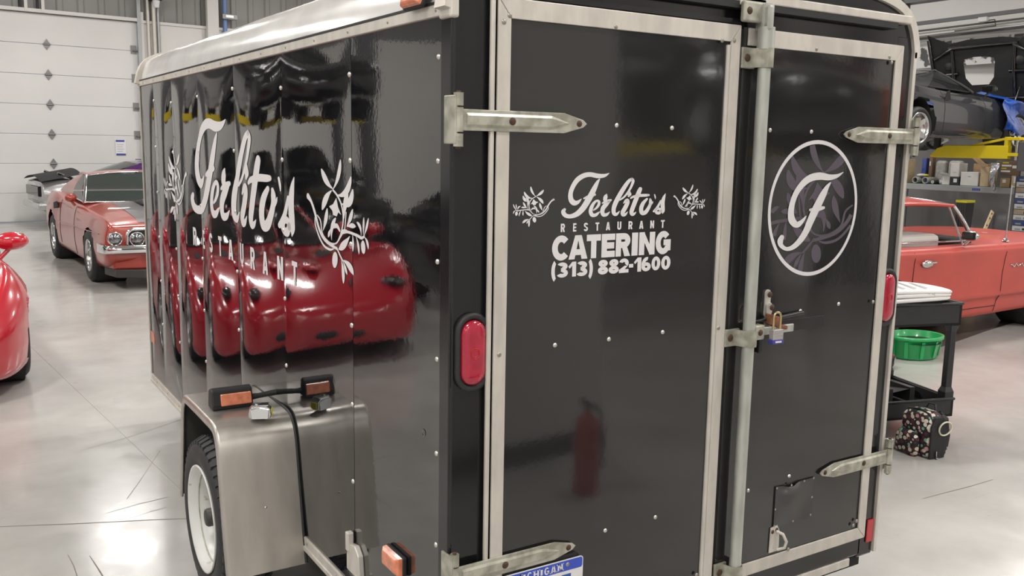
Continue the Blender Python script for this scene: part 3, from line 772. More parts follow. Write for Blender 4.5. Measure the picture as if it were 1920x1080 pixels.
MB().cyl((-.012,0,.051),(-.012,0,.054),.008,n=12).build('button', 'chrome', tm)
# stabilizer bracket under the side
sb = on_x(660, 1050, -.02)
st = bpy.data.objects.new('stabilizer_jack', None); COL.objects.link(st); st.parent = tr; st.location = (-.02, sb.y, sb.z)
MB().prism([(-.06,-.05),(-.05,.03),(-.02,.055),(.03,.045),(.05,.0),(.05,-.05)], (0,0,0), Y, Z, .02).build('jack_ear', 'aluminum_trim', st, bevel=.004)
MB().box(-.006,.016,.02,.045,.02,.085).build('jack_tab', 'aluminum_trim', st, bevel=.004)
MB().beam((.0,-.04,-.04),(-.03,-.02,-.26),.03,.012).build('jack_leg', 'aluminum_trim', st)
# licence plate
lp = bpy.data.objects.new('license_plate', None); COL.objects.link(lp); lp.parent = tr
q = on_y(1093, 1040, -.024); lp.location = (q.x-.305, -.024, q.z-.1524)
def rrect(x0, x1, z0, z1, r, n=4):
    o = []
    for cx, cz, a in ((x1-r, z0+r, -PI/2), (x1-r, z1-r, 0), (x0+r, z1-r, PI/2), (x0+r, z0+r, PI)):
        for i in range(n+1): t = a + PI/2*i/n; o.append((cx + r*math.cos(t), cz + r*math.sin(t)))
    return o
MB().prism(rrect(0,.305,0,.1524,.010), (0,0,0), X, Z, .0015).build('plate_sheet', 'plate_white', lp)
MB().prism(rrect(.003,.302,.118,.1494,.007), (0,-.0015,0), X, Z, .0006).build('plate_band', 'plate_blue', lp)
MB().prism(rrect(-.16,.29,-.02,.165,.012), (0,.010,0), X, Z, .006).build('plate_bracket', 'matte_black', lp)
lk(ts, lp, (.249, -.002, .136), RX, 'plate_bolt')
# ------------------------------------------------------------------ vinyl lettering and ornaments on the trailer
def ribbon(pts, n=6, rnd=True):
    P = crom([Vector(p) for p in pts], n); m = len(P); L = []; R = []
    for i in range(m):
        d = P[min(i+1,m-1)] - P[max(i-1,0)]; l = math.hypot(d.x, d.y) or 1
        nx, ny = -d.y/l, d.x/l; w = max(P[i].z, 2)/2
        L.append((P[i].x + nx*w, P[i].y + ny*w)); R.append((P[i].x - nx*w, P[i].y - ny*w))
    tri = [(L[i], R[i], R[i+1], L[i+1]) for i in range(m-1)]
    if rnd:
        for c in (P[0], P[-1]):
            w = max(c.z, 2)/2; ring = [(c.x + w*math.cos(2*PI*k/12), c.y + w*math.sin(2*PI*k/12)) for k in range(12)]; tri.append(tuple(ring))
    return tri
def leaf(a, b, w, bend=0.0):
    ax, ay = a; bx, by = b; dx, dy = bx-ax, by-ay
    pts = []
    for t, k in ((0,.12),(.2,.45),(.45,.9),(.68,1.0),(.88,.75),(1,.35)):
        o = bend*4*t*(1-t); pts.append((ax + dx*t - dy*o, ay + dy*t + dx*o, w*k))
    return ribbon(pts, 4)
def blob(poly): return [tuple(poly)]
def ell(cx, cy, rx, ry, rot=0):
    c, s = math.cos(rot), math.sin(rot)
    return [tuple((cx + rx*math.cos(t)*c - ry*math.sin(t)*s, cy + rx*math.cos(t)*s + ry*math.sin(t)*c) for t in [2*PI*k/18 for k in range(18)])]
def art_mesh(polys, fn, sub=True):
    m = MB()
    for p in polys:
        ar = sum(p[i-1][0]*p[i][1] - p[i][0]*p[i-1][1] for i in range(len(p)))
        m.add([fn(*q) for q in (p if ar > 0 else list(p)[::-1])], [tuple(range(len(p)))])
    return m
# script word, traced as strokes
def sx(q, o, s): return [[(o[0] + a/s, o[1] + b/s) for a, b in p] for p in q]
F_ = ribbon([(886,145,5),(850,163,26),(800,166,36),(740,155,36),(690,163,38),(640,195,38),(605,245,35),(585,300,35),(588,350,40),(612,376,42),(642,370,26),(668,346,7)]) + \
     ribbon([(812,190,8),(795,215,24),(770,265,38),(745,315,44),(710,375,46),(675,425,44),(630,465,40),(580,481,32),(542,472,34),(527,446,34),(537,428,22)]) + \
     ribbon([(690,341,14),(730,326,24),(774,312,18)])
S_F = sx(F_, (930, 290), 4.155)
T1 = []
T1 += [ribbon(p) for p in (
 [(268,838,26),(330,790,46),(380,720,58),(382,655,56),(335,640,46),(275,690,60),(225,780,78),(207,870,84),(240,940,84),(310,940,66),(365,900,44),(405,868,12)],
 [(548,503,26),(530,545,80),(515,610,86),(540,660,70)], [(456,688,26),(520,660,56),(590,640,60),(636,624,42)],
 [(610,650,40),(540,710,90),(475,790,92),(455,870,88),(480,936,80),(550,928,60),(612,872,14)],
 [(1085,172,52),(1010,230,74),(900,390,90),(800,560,96),(725,710,96),(695,820,88),(705,905,84),(755,925,62),(820,860,16)],
 [(1085,172,52),(1108,225,60),(1065,345,50),(1000,455,42),(920,555,38),(830,622,30)],
 [(1032,452,46),(1028,500,88),(1015,540,44)],
 [(908,688,24),(950,640,54),(990,628,72),(985,690,86),(935,795,90),(888,880,88),(895,935,76),(945,925,54),(990,872,14)],
 [(1260,388,80),(1230,455,92),(1180,580,92),(1110,760,90),(1073,870,86),(1085,925,70),(1130,915,50),(1168,877,14)],
 [(1058,585,32),(1110,555,50),(1250,528,60),(1380,522,58),(1438,517,44)],
 [(1400,600,44),(1320,690,76),(1278,800,86),(1295,895,88),(1365,885,84),(1425,805,72),(1468,715,62),(1476,645,66),(1468,605,40)],
 [(1468,725,50),(1512,685,30),(1528,655,10)],
 [(1562,510,28),(1575,560,28),(1578,598,14)],
 [(1792,488,12),(1757,570,62),(1732,680,84),(1735,800,84),(1737,860,72),(1728,908,16)],
 [(1690,640,34),(1620,780,54),(1545,862,44)],
 [(1690,850,60),(1655,895,66),(1605,890,62),(1590,845,58),(1625,808,56),(1675,815,56),(1690,850,60)])]
S_REST = []
for q in T1: S_REST += sx(q, (1090, 320), 11.294)
SCRIPT = S_F + S_REST
NSC = [0, len(S_F), len(S_F) + len(sum(T1[:12], [])), len(S_F) + len(sum(T1[:13], [])), len(SCRIPT)]
BR = []
for a, b, w, k in (((600,340),(490,125),48,-.1),((605,335),(775,200),58,.08),((540,380),(345,245),58,-.2),((470,440),(318,335),62,-.25),((440,545),(388,350),58,.05),((400,600),(320,475),42,-.05),
    ((395,600),(280,590),36,.05),((620,350),(765,495),64,-.08),((755,660),(690,495),50,-.05),((160,650),(95,520),26,-.05),((165,645),(158,520),26,0),((195,650),(255,560),30,-.2),
    ((150,655),(95,730),28,.15),((270,660),(225,780),28,.08),((320,650),(315,770),28,.05),((360,670),(505,775),58,.05),((450,855),(308,938),52,.1),((450,860),(395,950),30,0),((475,850),(445,1020),40,.05),
    ((620,720),(562,555),44,.15),((640,640),(672,700),32,0)):
    BR += leaf(a, b, w, k)
for p in ([(1003,412,48),(950,450,30),(890,530,32),(820,650,28),(740,722,26),(640,755,28),(535,780,18)],
          [(850,550,10),(795,590,16),(768,680,16),(700,730,18),(620,748,14),(545,735,12),(490,680,22),(450,640,26),(400,632,16)],
          [(880,540,10),(882,620,16),(820,710,18),(740,775,18),(650,795,18),(590,785,10)],
          [(490,680,18),(455,590,16),(452,520,16),(480,440,18),(540,380,18),(600,345,18)], [(430,630,12),(420,580,12),(410,500,14)],
          [(480,660,18),(400,640,20),(320,645,20),(240,655,22),(190,665,22),(150,650,16)], [(600,615,36),(540,608,34),(500,640,20)],
          [(545,770,16),(480,838,16),(448,862,12)]):
    BR += ribbon(p)
BR += blob([(550,400),(600,450),(660,470),(610,500),(600,530),(545,538),(520,505)]) + blob([(550,400),(520,505),(480,522),(525,465)])
BR += ell(165,728,30,48,.15) + ell(570,865,40,62,-.15)
BRANCH = sx(BR, (955, 340), 12.0)
DY = -.0165
def rz(px, py): p = on_y(px, py, DY); return p.x, p.z
def mapped(polys): return [[rz(*q) for q in p] for p in polys]
SCRIPT = mapped(SCRIPT); BRANCH = mapped(BRANCH)
def bbox(P):
    a = [q for p in P for q in p]; return min(q[0] for q in a), max(q[0] for q in a), min(q[1] for q in a), max(q[1] for q in a)
# block capitals and figures as polygons in a unit box
def ringp(cx, cy, rx, ry, tx, ty, a0, a1, n=18):
    o = []; a0, a1 = math.radians(a0), math.radians(a1)
    for i in range(n):
        t, u = a0 + (a1-a0)*i/n, a0 + (a1-a0)*(i+1)/n
        f = lambda a, k: (cx + (rx - k*tx)*math.cos(a), cy + (ry - k*ty)*math.sin(a))
        o.append((f(t,0), f(u,0), f(u,1), f(t,1)))
    return o
def rc(x0, x1, y0, y1): return [((x0,y0),(x1,y0),(x1,y1),(x0,y1))]
def glyph(c, tx, ty):
    if c == 'I': return rc(0,1,0,1)
    if c == 'T': return rc(0,1,1-ty,1) + rc(.5-tx/2,.5+tx/2,0,1-ty)
    if c == 'E': return rc(0,tx,0,1) + rc(tx,1,1-ty,1) + rc(tx,1,0,ty) + rc(tx,.94,.5-ty/2,.5+ty/2)
    if c == 'H': return rc(0,tx,0,1) + rc(1-tx,1,0,1) + rc(tx,1-tx,.5-ty/2,.5+ty/2)
    if c == 'N': return rc(0,tx,0,1) + rc(1-tx,1,0,1) + [((tx*.9,1),(tx*.1,1),(1-tx*.9,0),(1-tx*.1,0))[::-1]]
    if c == 'M': return rc(0,tx,0,1) + rc(1-tx,1,0,1) + [((0,1),(.5-tx*.35,.1),(.5+tx*.35,.1),(tx*.9,1)), ((1-tx*.9,1),(.5-tx*.35,.1),(.5+tx*.35,.1),(1,1))]
    if c == 'A': return [((0,0),(tx*1.02,0),(.5+tx*.1,1-ty*.3),(.5-tx*.55,1)), ((1-tx*1.02,0),(1,0),(.5+tx*.55,1),(.5-tx*.1,1-ty*.3)), ((.5-tx*.55,1),(.5-tx*.2,.8),(.5+tx*.2,.8),(.5+tx*.55,1))] + rc(.26,.74,.17,.17+ty*.9)
    if c == 'R': return rc(0,tx,0,1) + rc(tx,.55,1-ty,1) + rc(tx,.55,.36,.36+ty) + ringp(.55,.68,.44,.32,tx,ty,-90,90,10) + [((.42,.40),(.75,.44),(1,0),(1-tx*1.12,0))[::-1]]
    if c == 'U': return rc(0,tx,.3,1) + rc(1-tx,1,.3,1) + ringp(.5,.3,.5,.3,tx,ty,180,360)
    if c == 'C': return ringp(.52,.5,.52,.52,tx,ty,42,318,24)
    if c == 'G': return ringp(.5,.5,.5,.52,tx,ty,42,330,24) + rc(.52,1,.38,.38+ty*.95) + rc(1-tx*.95,1,.14,.40)
    if c == 'S': return ringp(.5,.73,.5,.28,tx,ty,10,270) + ringp(.5,.27,.5,.28,tx,ty,-170,90)
    if c == '0': return ringp(.5,.5,.5,.5,tx,ty,0,360,24)
    if c == '8': return ringp(.5,.27,.5,.275,tx,ty,0,360,20) + ringp(.5,.75,.45,.25,tx,ty*.9,0,360,20)
    if c == '6': return ringp(.5,.31,.5,.32,tx,ty,0,360,20) + ringp(.56,.46,.56,.54,tx,ty,75,185,12)
    if c == '3': return ringp(.46,.28,.54,.29,tx,ty,-155,90) + ringp(.46,.735,.50,.265,tx,ty,-90,150) + rc(.34,.5,.5-ty/2,.5+ty/2)
    if c == '2': return ringp(.5,.68,.5,.32,tx,ty,-42,165) + rc(0,1,0,ty) + [((0,ty*.9),(tx*1.5,ty*.9),(.90,.47),(.60,.50))]
    if c == '1': return rc(1-tx*1.35,1,0,1) + [((0,.68),(.18,.55),(1-tx*1.35,.74),(1-tx*1.35,1))]
    if c == '(': return ringp(1.05,.5,1.05,.66,.62,.2,122,238,14)
    if c == ')': return ringp(-.05,.5,1.05,.66,.62,.2,-58,58,14)
    if c == '-': return rc(0,1,0,1)
    return []
def put(c, x0, x1, z0, z1, tx, ty): return [[(x0 + (x1-x0)*a, z0 + (z1-z0)*b) for a, b in p] for p in glyph(c, tx, ty)]
def xz(x, z): return Vector((x, -.0152 - door_d(x, z), z))
def xzo(o): return lambda x, z: Vector((x, -.0152 - o - door_d(x, z), z))
REST, CAT, PHO = [], [], []
zx = lambda X_, Y_, o, s: rz(o[0] + X_/s, o[1] + Y_/s)
z_t, z_b = rz(1055, 419.5)[1], rz(1055, 435.3)[1]
for c, a, b in zip('RESTAURANT', (507,603,687,778,860,949,1036,1120,1206,1288), (540,629,720,808,893,980,1068,1153,1236,1318)):
    yy = 571 - (a-507)/811*37; x0, x1 = zx(a, yy, (930,290), 4.155)[0], zx(b, yy, (930,290), 4.155)[0]
    REST.append(put(c, x0, x1, z_b, z_t, .36, .20))
for c, a, b in zip('CATERING', (45,295,565,790,1005,1245,1355,1605), (310,580,777,992,1225,1337,1592,1830)):
    yy = 285 - (a-45)/1560*85; x0, x1 = zx(a, yy, (1030,425), 8)[0], zx(b, yy, (1030,425), 8)[0]
    CAT.append(put(c, x0, x1, 1.4935, 1.5600, {'I': 1, 'T': .38, 'A': .31, 'C': .32, 'E': .40, 'N': .34, 'G': .33, 'R': .36}[c], .27))
zpt, zpb = rz(1246, 480)[1], rz(1246, 506)[1]
for c, a, b in zip('(313)882-1600', (30,120,285,415,575,730,893,1050,1200,1272,1390,1540,1685), (115,280,402,572,655,885,1047,1195,1265,1385,1530,1672,1825)):
    yy = 690 - (a-30)/1655*145; x0, x1 = zx(a, yy, (1030,425), 8)[0], zx(b, yy, (1030,425), 8)[0]
    h = zpt - zpb
    if c == '-': PHO.append(put(c, x0, x1, zpb + .33*h, zpb + .58*h, 1, 1))
    elif c in '()': PHO.append(put(c, x0, x1, zpb - .18*h, zpt + .06*h, .5, .2))
    else: PHO.append(put(c, x0, x1, zpb, zpt, .37, .25))
def decal(name, polys, fn, m, par): return art_mesh(polys, fn).build(name, m, par)
for i in range(4): decal('script_lettering', SCRIPT[NSC[i]:NSC[i+1]], xz, 'vinyl_white', dl)
for nm, grp in (('restaurant_letter', REST), ('catering_letter', CAT), ('phone_number_digit', PHO)):
    for q in grp: decal(nm, q, xz, 'vinyl_white', dl)
decal('olive_branch', BRANCH, xz, 'vinyl_white', dl)
bx = bbox(BRANCH); cx0, cx1 = rz(1263, 378)[0], rz(1322, 384)[0]
zc0, zc1 = rz(1296, 410)[1], rz(1296, 346)[1]
decal('olive_branch', [[(cx1 - (a-bx[0])/(bx[1]-bx[0])*(cx1-cx0), zc0 + (b-bx[2])/(bx[3]-bx[2])*(zc1-zc0)) for a, b in p] for p in BRANCH], xz, 'vinyl_white', dl)
# round emblem on the narrow door
ec = (1.3535, 1.613); er = .2185
em_ = [[(ec[0] + a, ec[1] + b*1.025) for a, b in p] for p in ringp(0, 0, er, er, .0125, .0125, 0, 360, 72)]
decal('emblem_ring', em_, xz, 'vinyl_white', dr)
EF = ribbon([(652,299,5),(612,323,24),(560,333,40),(500,325,50),(440,335,48),(388,370,42),(340,432,36),(312,500,36),(300,570,40),(308,625,48),(338,653,42),(372,633,26),(402,596,8)], 8) + \
     ribbon([(566,370,10),(545,398,26),(520,445,42),(490,505,48),(460,565,50),(430,632,46),(400,700,42),(360,760,38),(312,804,32),(268,816,26),(234,795,30),(226,765,38),(238,736,30)], 8) + \
     ribbon([(430,553,16),(475,548,32),(521,538,20)])
EF = mapped(sx(EF, (1400, 240), 3.6))
decal('emblem_initial', EF, xzo(.0012), 'vinyl_white', dr)
k = (2*er*1.06)/(bx[3]-bx[2])
bc = ((bx[0]+bx[1])/2 - .004, (bx[2]+bx[3])/2)
EB = [[(ec[0] + (a-bc[0])*k*1.0, ec[1] + (b-bc[1])*k) for a, b in p] for p in BRANCH]
EB = [p for p in EB if all((a-ec[0])**2 + ((b-ec[1])/1.025)**2 < (er-.010)**2 for a, b in p)]
decal('emblem_branch', EB, xzo(-.0006), 'vinyl_mauve', dr)
# the same artwork, larger, on the side: fitted into the rectangles it fills there
def side_art(polys, box, y_left, y_right, z0, z1, mirror=False):
    o = []
    for p in polys:
        q = []
        for a, b in p:
            u = (a-box[0])/(box[1]-box[0]); v = (b-box[2])/(box[3]-box[2])
            if mirror: u = 1-u
            q.append((y_left + (y_right-y_left)*u, z0 + (z1-z0)*v))
        o.append(q)
    return o
sb_ = bbox(SCRIPT)
yz = lambda y, z: side(y, z, .0016)
sl, srr = on_x(362, 390).y, on_x(556, 440).y
zt_ = on_x(392, 222).z; zb_ = on_x(380, 403).z
for i in range(4): decal('script_lettering', side_art(SCRIPT[NSC[i]:NSC[i+1]], sb_, sl, srr, zb_, zt_), yz, 'vinyl_white', tr)
rb_ = bbox([p for q in REST for p in q])
for q in REST: decal('restaurant_letter', side_art(q, rb_, on_x(366, 440).y, on_x(560, 515).y, on_x(552, 535).z, on_x(552, 489).z), yz, 'vinyl_white', tr)
decal('olive_branch', side_art(BRANCH, bx, on_x(578, 400).y, on_x(693, 440).y, on_x(650, 533).z, on_x(640, 299).z, True), yz, 'vinyl_white', tr)
decal('olive_branch', side_art(BRANCH, bx, on_x(311, 350).y, on_x(355, 350).y, on_x(330, 415).z, on_x(325, 275).z), yz, 'vinyl_white', tr)
# licence plate wording (serifed capitals) and the top of its characters
MI = []
x = .069
for c, w in zip('MICHIGAN', (.021,.007,.016,.018,.007,.017,.018,.018)):
    MI += put(c, x, x+w, .1225, .1445, {'I': .62}.get(c, .30), .16)
    if c in 'MIHAN':
        for xx in ((x, x+w) if c != 'I' else (x+w/2,)):
            MI += [[(xx-.0036, .1225), (xx+.0036, .1225), (xx+.0036, .1246), (xx-.0036, .1246)]]
            if c != 'A': MI += [[(xx-.0036, .1424), (xx+.0036, .1424), (xx+.0036, .1445), (xx-.0036, .1445)]]
    x += w + .0058
decal('plate_wording', MI, lambda a, b: Vector((a, -.0026, b)), 'vinyl_white', lp)
decal('plate_character', put('E', .228, .262, .028, .1075, .34, .15), lambda a, b: Vector((a, -.0022, b)), 'plate_char', lp)
# ------------------------------------------------------------------ cars
mat('paint_viper', (0.52, 0.006, 0.022), 0.22, coat=1.0)
mat('paint_faded_red', (0.36, 0.045, 0.028), 0.3, coat=.6, noise=.18, nscale=3)
mat('paint_coral', (0.49, 0.055, 0.038), 0.4, coat=.25, noise=.14, nscale=2.5)
mat('paint_graphite', (0.050, 0.051, 0.056), 0.2, metal=.4, coat=1.0)
mat('paint_silver', (0.42, 0.42, 0.42), 0.25, metal=.5, coat=.8)
mat('paint_purple', (0.055, 0.012, 0.10), 0.2, coat=1)
mat('paint_orange', (0.62, 0.10, 0.02), 0.25, coat=1)
mat('paint_black', (0.008, 0.008, 0.009), 0.15, coat=1)
mat('hood_charcoal', (0.085, 0.08, 0.085), 0.35, coat=.3, noise=.2, nscale=4)
def glass(name, col, a):
    m = mat(name, col, .03, spec=.6, alpha=a); return m
glass('glass_green', (.045, .06, .055), .72)
glass('glass_dark', (.012, .014, .014), .9)
glass('glass_clear', (.06, .08, .075), .35)
mat('interior_dark', (0.02, 0.02, 0.02), .8)
mat('interior_white', (0.52, 0.5, 0.47), .6)
mat('seam_dark', (0.01, 0.01, 0.01), .7)
def lcrom(P, n):
    m = len(P); D = len(P[0]); out = []
    for i in range(m-1):
        a, b, c, d = P[max(i-1,0)], P[i], P[i+1], P[min(i+2,m-1)]
        for k in range(n):
            t = k/n; out.append([.5*((2*b[j]) + (c[j]-a[j])*t + (2*a[j]-5*b[j]+4*c[j]-d[j])*t*t + (3*b[j]-a[j]-3*c[j]+d[j])*t**3) for j in range(D)])
    out.append(list(P[-1])); return out
def sec_round(k):
    x, w, ws, zb, zm, zs, zc = k; h = zc - zs
    P = [(0,zb),(w*.80,zb),(w*.955,zb+.03),(w*.995,(zb+zm)/2+.02),(w,zm),(w*.985,zm+(zs-zm)*.55),(ws,zs),(ws*.90,zs+h*.38),(ws*.6,zs+h*.82),(0,zc)]
    return [(p[0], p[1]) for p in lcrom(P, 4)]
def sec_slab(k):
    x, w, ws, zb, zm, zs, zc = k; h = zs - zb
    P = [(0,zb),(w*.85,zb),(w*.945,zb+.015),(w*.96,zb+h*.13),(w*.968,zb+h*.24),(w,zb+h*.30),(w*.995,zb+h*.36),(w*.985,zb+h*.6),(w*.99,zb+h*.82),(w*1.0,zb+h*.93),(w*.985,zb+h*.965),(w*.955,zs),(w*.80,zs+.3*(zc-zs)),(w*.45,zs+.85*(zc-zs)),(0,zc)]
    o = []
    for i in range(len(P)-1):
        for t in (0, .5): o.append((P[i][0]*(1-t)+P[i+1][0]*t, P[i][1]*(1-t)+P[i+1][1]*t))
    return o + [P[-1]]
class Car:
    def __init__(s, name, label, loc, rz, stations, sec, paint, arches=(), cut=None, group=None, n=7):
        s.root = thing(name, label, 'car', loc, rz, group); s.paint = paint
        s.K = lcrom(stations, n); s.sec = sec; s.rings = [sec(k) for k in s.K]; s.xs = [k[0] for k in s.K]
        m = MB(); nh = len(s.rings[0]); N = 2*nh - 2; vs = []
        for k, r in zip(s.K, s.rings):
            full = [(k[0], -a, b) for a, b in r] + [(k[0], a, b) for a, b in r[-2:0:-1]]
            vs += full
        V = [list(v) for v in vs]; fs = []
        wmax = max(k[1] for k in s.K)
        for i in range(len(s.K)-1):
            for j in range(N):
                f = (i*N+j, i*N+(j+1) % N, (i+1)*N+(j+1) % N, (i+1)*N+j)
                c = [sum(V[q][d] for q in f)/4 for d in range(3)]
                dead = False
                for (ax, az, ar) in arches:
                    if abs(c[1]) > wmax*.5 and math.hypot(c[0]-ax, c[2]-az) < ar: dead = True
                if cut and cut[0] < c[0] < cut[1] and abs(c[1]) < cut[2] and c[2] > cut[3]: dead = True
                if not dead: fs.append(f)
        used = set(q for f in fs for q in f)
        for q in used:
            for (ax, az, ar) in arches:
                d = math.hypot(V[q][0]-ax, V[q][2]-az)
                if abs(V[q][1]) > wmax*.5 and 1e-4 < d < ar:
                    V[q][0] = ax + (V[q][0]-ax)*ar/d; V[q][2] = az + (V[q][2]-az)*ar/d
        fs.append(tuple(range(N))[::-1] if s.K[0][0] < s.K[-1][0] else tuple(range(N)))
        fs.append(tuple((len(s.K)-1)*N + j for j in range(N)))
        m.add(V, fs, True)
        s.body = m.build('body', paint, s.root)
        bm = bmesh.new(); bm.from_mesh(s.body.data); bmesh.ops.recalc_face_normals(bm, faces=bm.faces); bm.to_mesh(s.body.data); bm.free()
        for (ax, az, ar) in arches:
            for sd in (-1, 1):
                w = MB().lathe([(ar*.99, sd*wmax*.55), (ar*.99, sd*wmax*.93)], (ax, 0, az), (0,1,0), 28)
                w.cyl((ax, sd*wmax*.55, az), (ax, sd*wmax*.56, az), ar*.99, n=28)
                w.build('wheel_well', 'interior_dark', s.root)
    def ring(s, x):
        xs = s.xs
        for i in range(len(xs)-1):
            lo, hi = sorted((xs[i], xs[i+1]))
            if lo <= x <= hi:
                t = (x - xs[i])/((xs[i+1]-xs[i]) or 1); return [(a[0]*(1-t)+b[0]*t, a[1]*(1-t)+b[1]*t) for a, b in zip(s.rings[i], s.rings[i+1])]
        return s.rings[0] if abs(x-xs[0]) < abs(x-xs[-1]) else s.rings[-1]
    def at(s, x, j, sd=-1, off=0.0):
        r = s.ring(x); n = len(r); j = max(0, min(n-1.001, j)); i = int(j); t = j-i
        a, b = r[i], r[min(i+1,n-1)]; dy, dz = b[0]-a[0], b[1]-a[1]; l = math.hypot(dy, dz) or 1
        y = a[0]*(1-t)+b[0]*t + dz/l*off; z = a[1]*(1-t)+b[1]*t - dy/l*off
        return Vector((x, sd*y, z))
    def jz(s, x, z):
        r = s.ring(x)
        for i in range(2, len(r)-1):
            if r[i][1] <= z <= r[i+1][1]: return i + (z-r[i][1])/((r[i+1][1]-r[i][1]) or 1)
        return len(r)-2
    def seam(s, x, z0, z1, sd=-1, r=.004, slope=0.0):
        pts = []
        for k in range(13):
            z = z0 + (z1-z0)*k/12; xx = x + slope*(z-z0); pts.append(s.at(xx, s.jz(xx, z), sd, .0008))
        MB().tube(pts, r, n=5).build('door_seam', 'seam_dark', s.root)
    def line(s, x0, x1, zf, sd=-1, r=.01, m='chrome', name='side_trim'):
        pts = []
        for k in range(25):
            x = x0 + (x1-x0)*k/24; pts.append(s.at(x, s.jz(x, zf(x) if callable(zf) else zf), sd, r*.4))
        MB().tube(pts, r, n=6).build(name, m, s.root)
    def top_patch(s, name, x0, x1, yh, m, off=.004, nx=16, y0=None):
        def z_at(x, y):
            r = s.ring(x)
            for i in range(len(r)-2, 3, -1):
                if r[i][0] >= abs(y) >= r[i+1][0]:
                    t = (r[i][0]-abs(y))/((r[i][0]-r[i+1][0]) or 1); return r[i][1]*(1-t)+r[i+1][1]*t
            return r[-1][1]
        a = -yh if y0 is None else y0
        g = MB().grid(lambda u, v: Vector((x0+(x1-x0)*u, a+(yh-a)*v, z_at(x0+(x1-x0)*u, a+(yh-a)*v)+off)), nx, 14, True)
        return g.build(name, m, s.root)
    def wheels(s, xs, yo, R, w, rr, style='spoke', z=None, tread=False):
        tm_ = tire_mesh(R, w, rr, False, 40).mesh('tire', 'tire_rubber')
        rm_ = MB().lathe([(rr+.006,-w*.46),(rr+.004,-w*.50),(rr-.012,-w*.5),(rr-.022,-w*.40),(rr-.03,-w*.1),(rr*.5,-w*.06),(0,-w*.06)], (0,0,0), (1,0,0), 32).mesh('rim', 'chrome_dull')
        sp = MB()
        for k in range(5):
            t = 2*PI*k/5; d = Vector((0, math.cos(t), math.sin(t))); q = Vector((0, -math.sin(t), math.cos(t)))
            sp.add([Vector((-w*.22,0,0)) + d*(.05) + q*.05, Vector((-w*.22,0,0)) + d*.05 - q*.05, Vector((-w*.40,0,0)) + d*(rr-.015) - q*.032, Vector((-w*.40,0,0)) + d*(rr-.015) + q*.032,
                    Vector((-w*.08,0,0)) + d*(.05) + q*.05, Vector((-w*.08,0,0)) + d*.05 - q*.05, Vector((-w*.10,0,0)) + d*(rr-.015) - q*.032, Vector((-w*.10,0,0)) + d*(rr-.015) + q*.032],
                   [(0,1,2,3),(0,3,7,4),(1,5,6,2),(3,2,6,7)])
        sp.lathe([(0,-w*.30),(.05,-w*.28),(.062,-w*.2),(.062,-w*.05)], (0,0,0), (1,0,0), 16)
        sp_ = sp.mesh('spokes', 'chrome')
        for x in xs:
            for sd in (-1, 1):
                e = bpy.data.objects.new('wheel', None); COL.objects.link(e); e.parent = s.root; e.location = (x, sd*(yo - w/2), R if z is None else z)
                e.rotation_euler = (0, 0, PI/2 if sd < 0 else -PI/2)
                lk(tm_, e, name='tire'); lk(rm_, e, name='rim'); lk(sp_, e, name='spokes')
    def green(s, A, Bt, C, D, bow=.16, crown=.05, gl='glass_dark', s0=.06, s1=.62, pillar='paint', side_glass=True, roofm=None, rear='glass', trim='chrome', base_curve=None):
        """A windshield base, Bt windshield top, C roof rear, D rear base: (x, half width, z)"""
        lp_ = lambda p, q, t: tuple(p[i]*(1-t)+q[i]*t for i in range(3))
        rm_ = roofm or s.paint
        def front(u, v):
            p = lp_(A, Bt, v); return Vector((p[0] - bow*(u*u)*(1-.45*v), u*p[1], p[2] - crown*u*u*v + .02*math.sin(PI*v)))
        MB().grid(lambda u, v: front(2*u-1, v), 16, 10).build('windshield', gl, s.root)
        def rearf(u, v):
            p = lp_(D, C, v); return Vector((p[0] + bow*.6*(u*u), u*p[1], p[2] - crown*u*u*v + .02*math.sin(PI*v)))
        MB().grid(lambda u, v: rearf(2*u-1, v), 16, 10, flip=True).build('rear_window' if rear == 'glass' else 'fastback_panel', gl if rear == 'glass' else rm_, s.root)
        def roof(u, v):
            p = lp_(Bt, C, v); x0 = Bt[0] - bow*.55*u*u; x1 = C[0] + bow*.6*u*u
            return Vector((x0*(1-v)+x1*v, u*p[1], p[2] - crown*u*u + .025*math.sin(PI*v)))
        MB().grid(lambda u, v: roof(2*u-1, v), 16, 12).build('roof', rm_, s.root)
        for sd in (-1, 1):
            b0, t0, t1, b1 = front(sd, 0), front(sd, 1), rearf(sd, 1), rearf(sd, 0)
            def S(u, v): 
                lo = b0.lerp(b1, u); hi = t0.lerp(t1, u); hi = roof(sd, u)*1.0
                if base_curve: lo = lo + Vector((0,0,base_curve(u)))
                p = lo.lerp(hi, v); p.y += sd*.03*math.sin(PI*v); return p
            if side_glass: MB().grid(lambda u, v: S(s0 + (s1-s0)*u, .02+.93*v), 8, 8, flip=sd < 0).build('side_window', gl, s.root)
            MB().grid(lambda u, v: S(s1 + (1-s1)*u, v), 8, 8, flip=sd < 0).build('rear_pillar', rm_, s.root)
            MB().tube([front(sd, k/8) for k in range(9)], .022, n=6).build('front_pillar', pillar if pillar in MATS else s.paint, s.root)
            MB().tube([roof(sd, k/10) + Vector((0,0,.004)) for k in range(11)], .018, n=6).build('roof_rail', rm_, s.root)
            MB().tube([S(s0 + (s1-s0)*k/8, 0) for k in range(9)], .010, n=6).build('window_sill_trim', trim, s.root)
        MB().tube([front(2*k/12-1, .0) + Vector((.005,0,.004)) for k in range(13)], .012, n=6).build('windshield_trim', trim, s.root)
        MB().tube([front(2*k/12-1, 1) + Vector((.008,0,.004)) for k in range(13)], .012, n=6).build('windshield_trim', trim, s.root)
        s.front = front
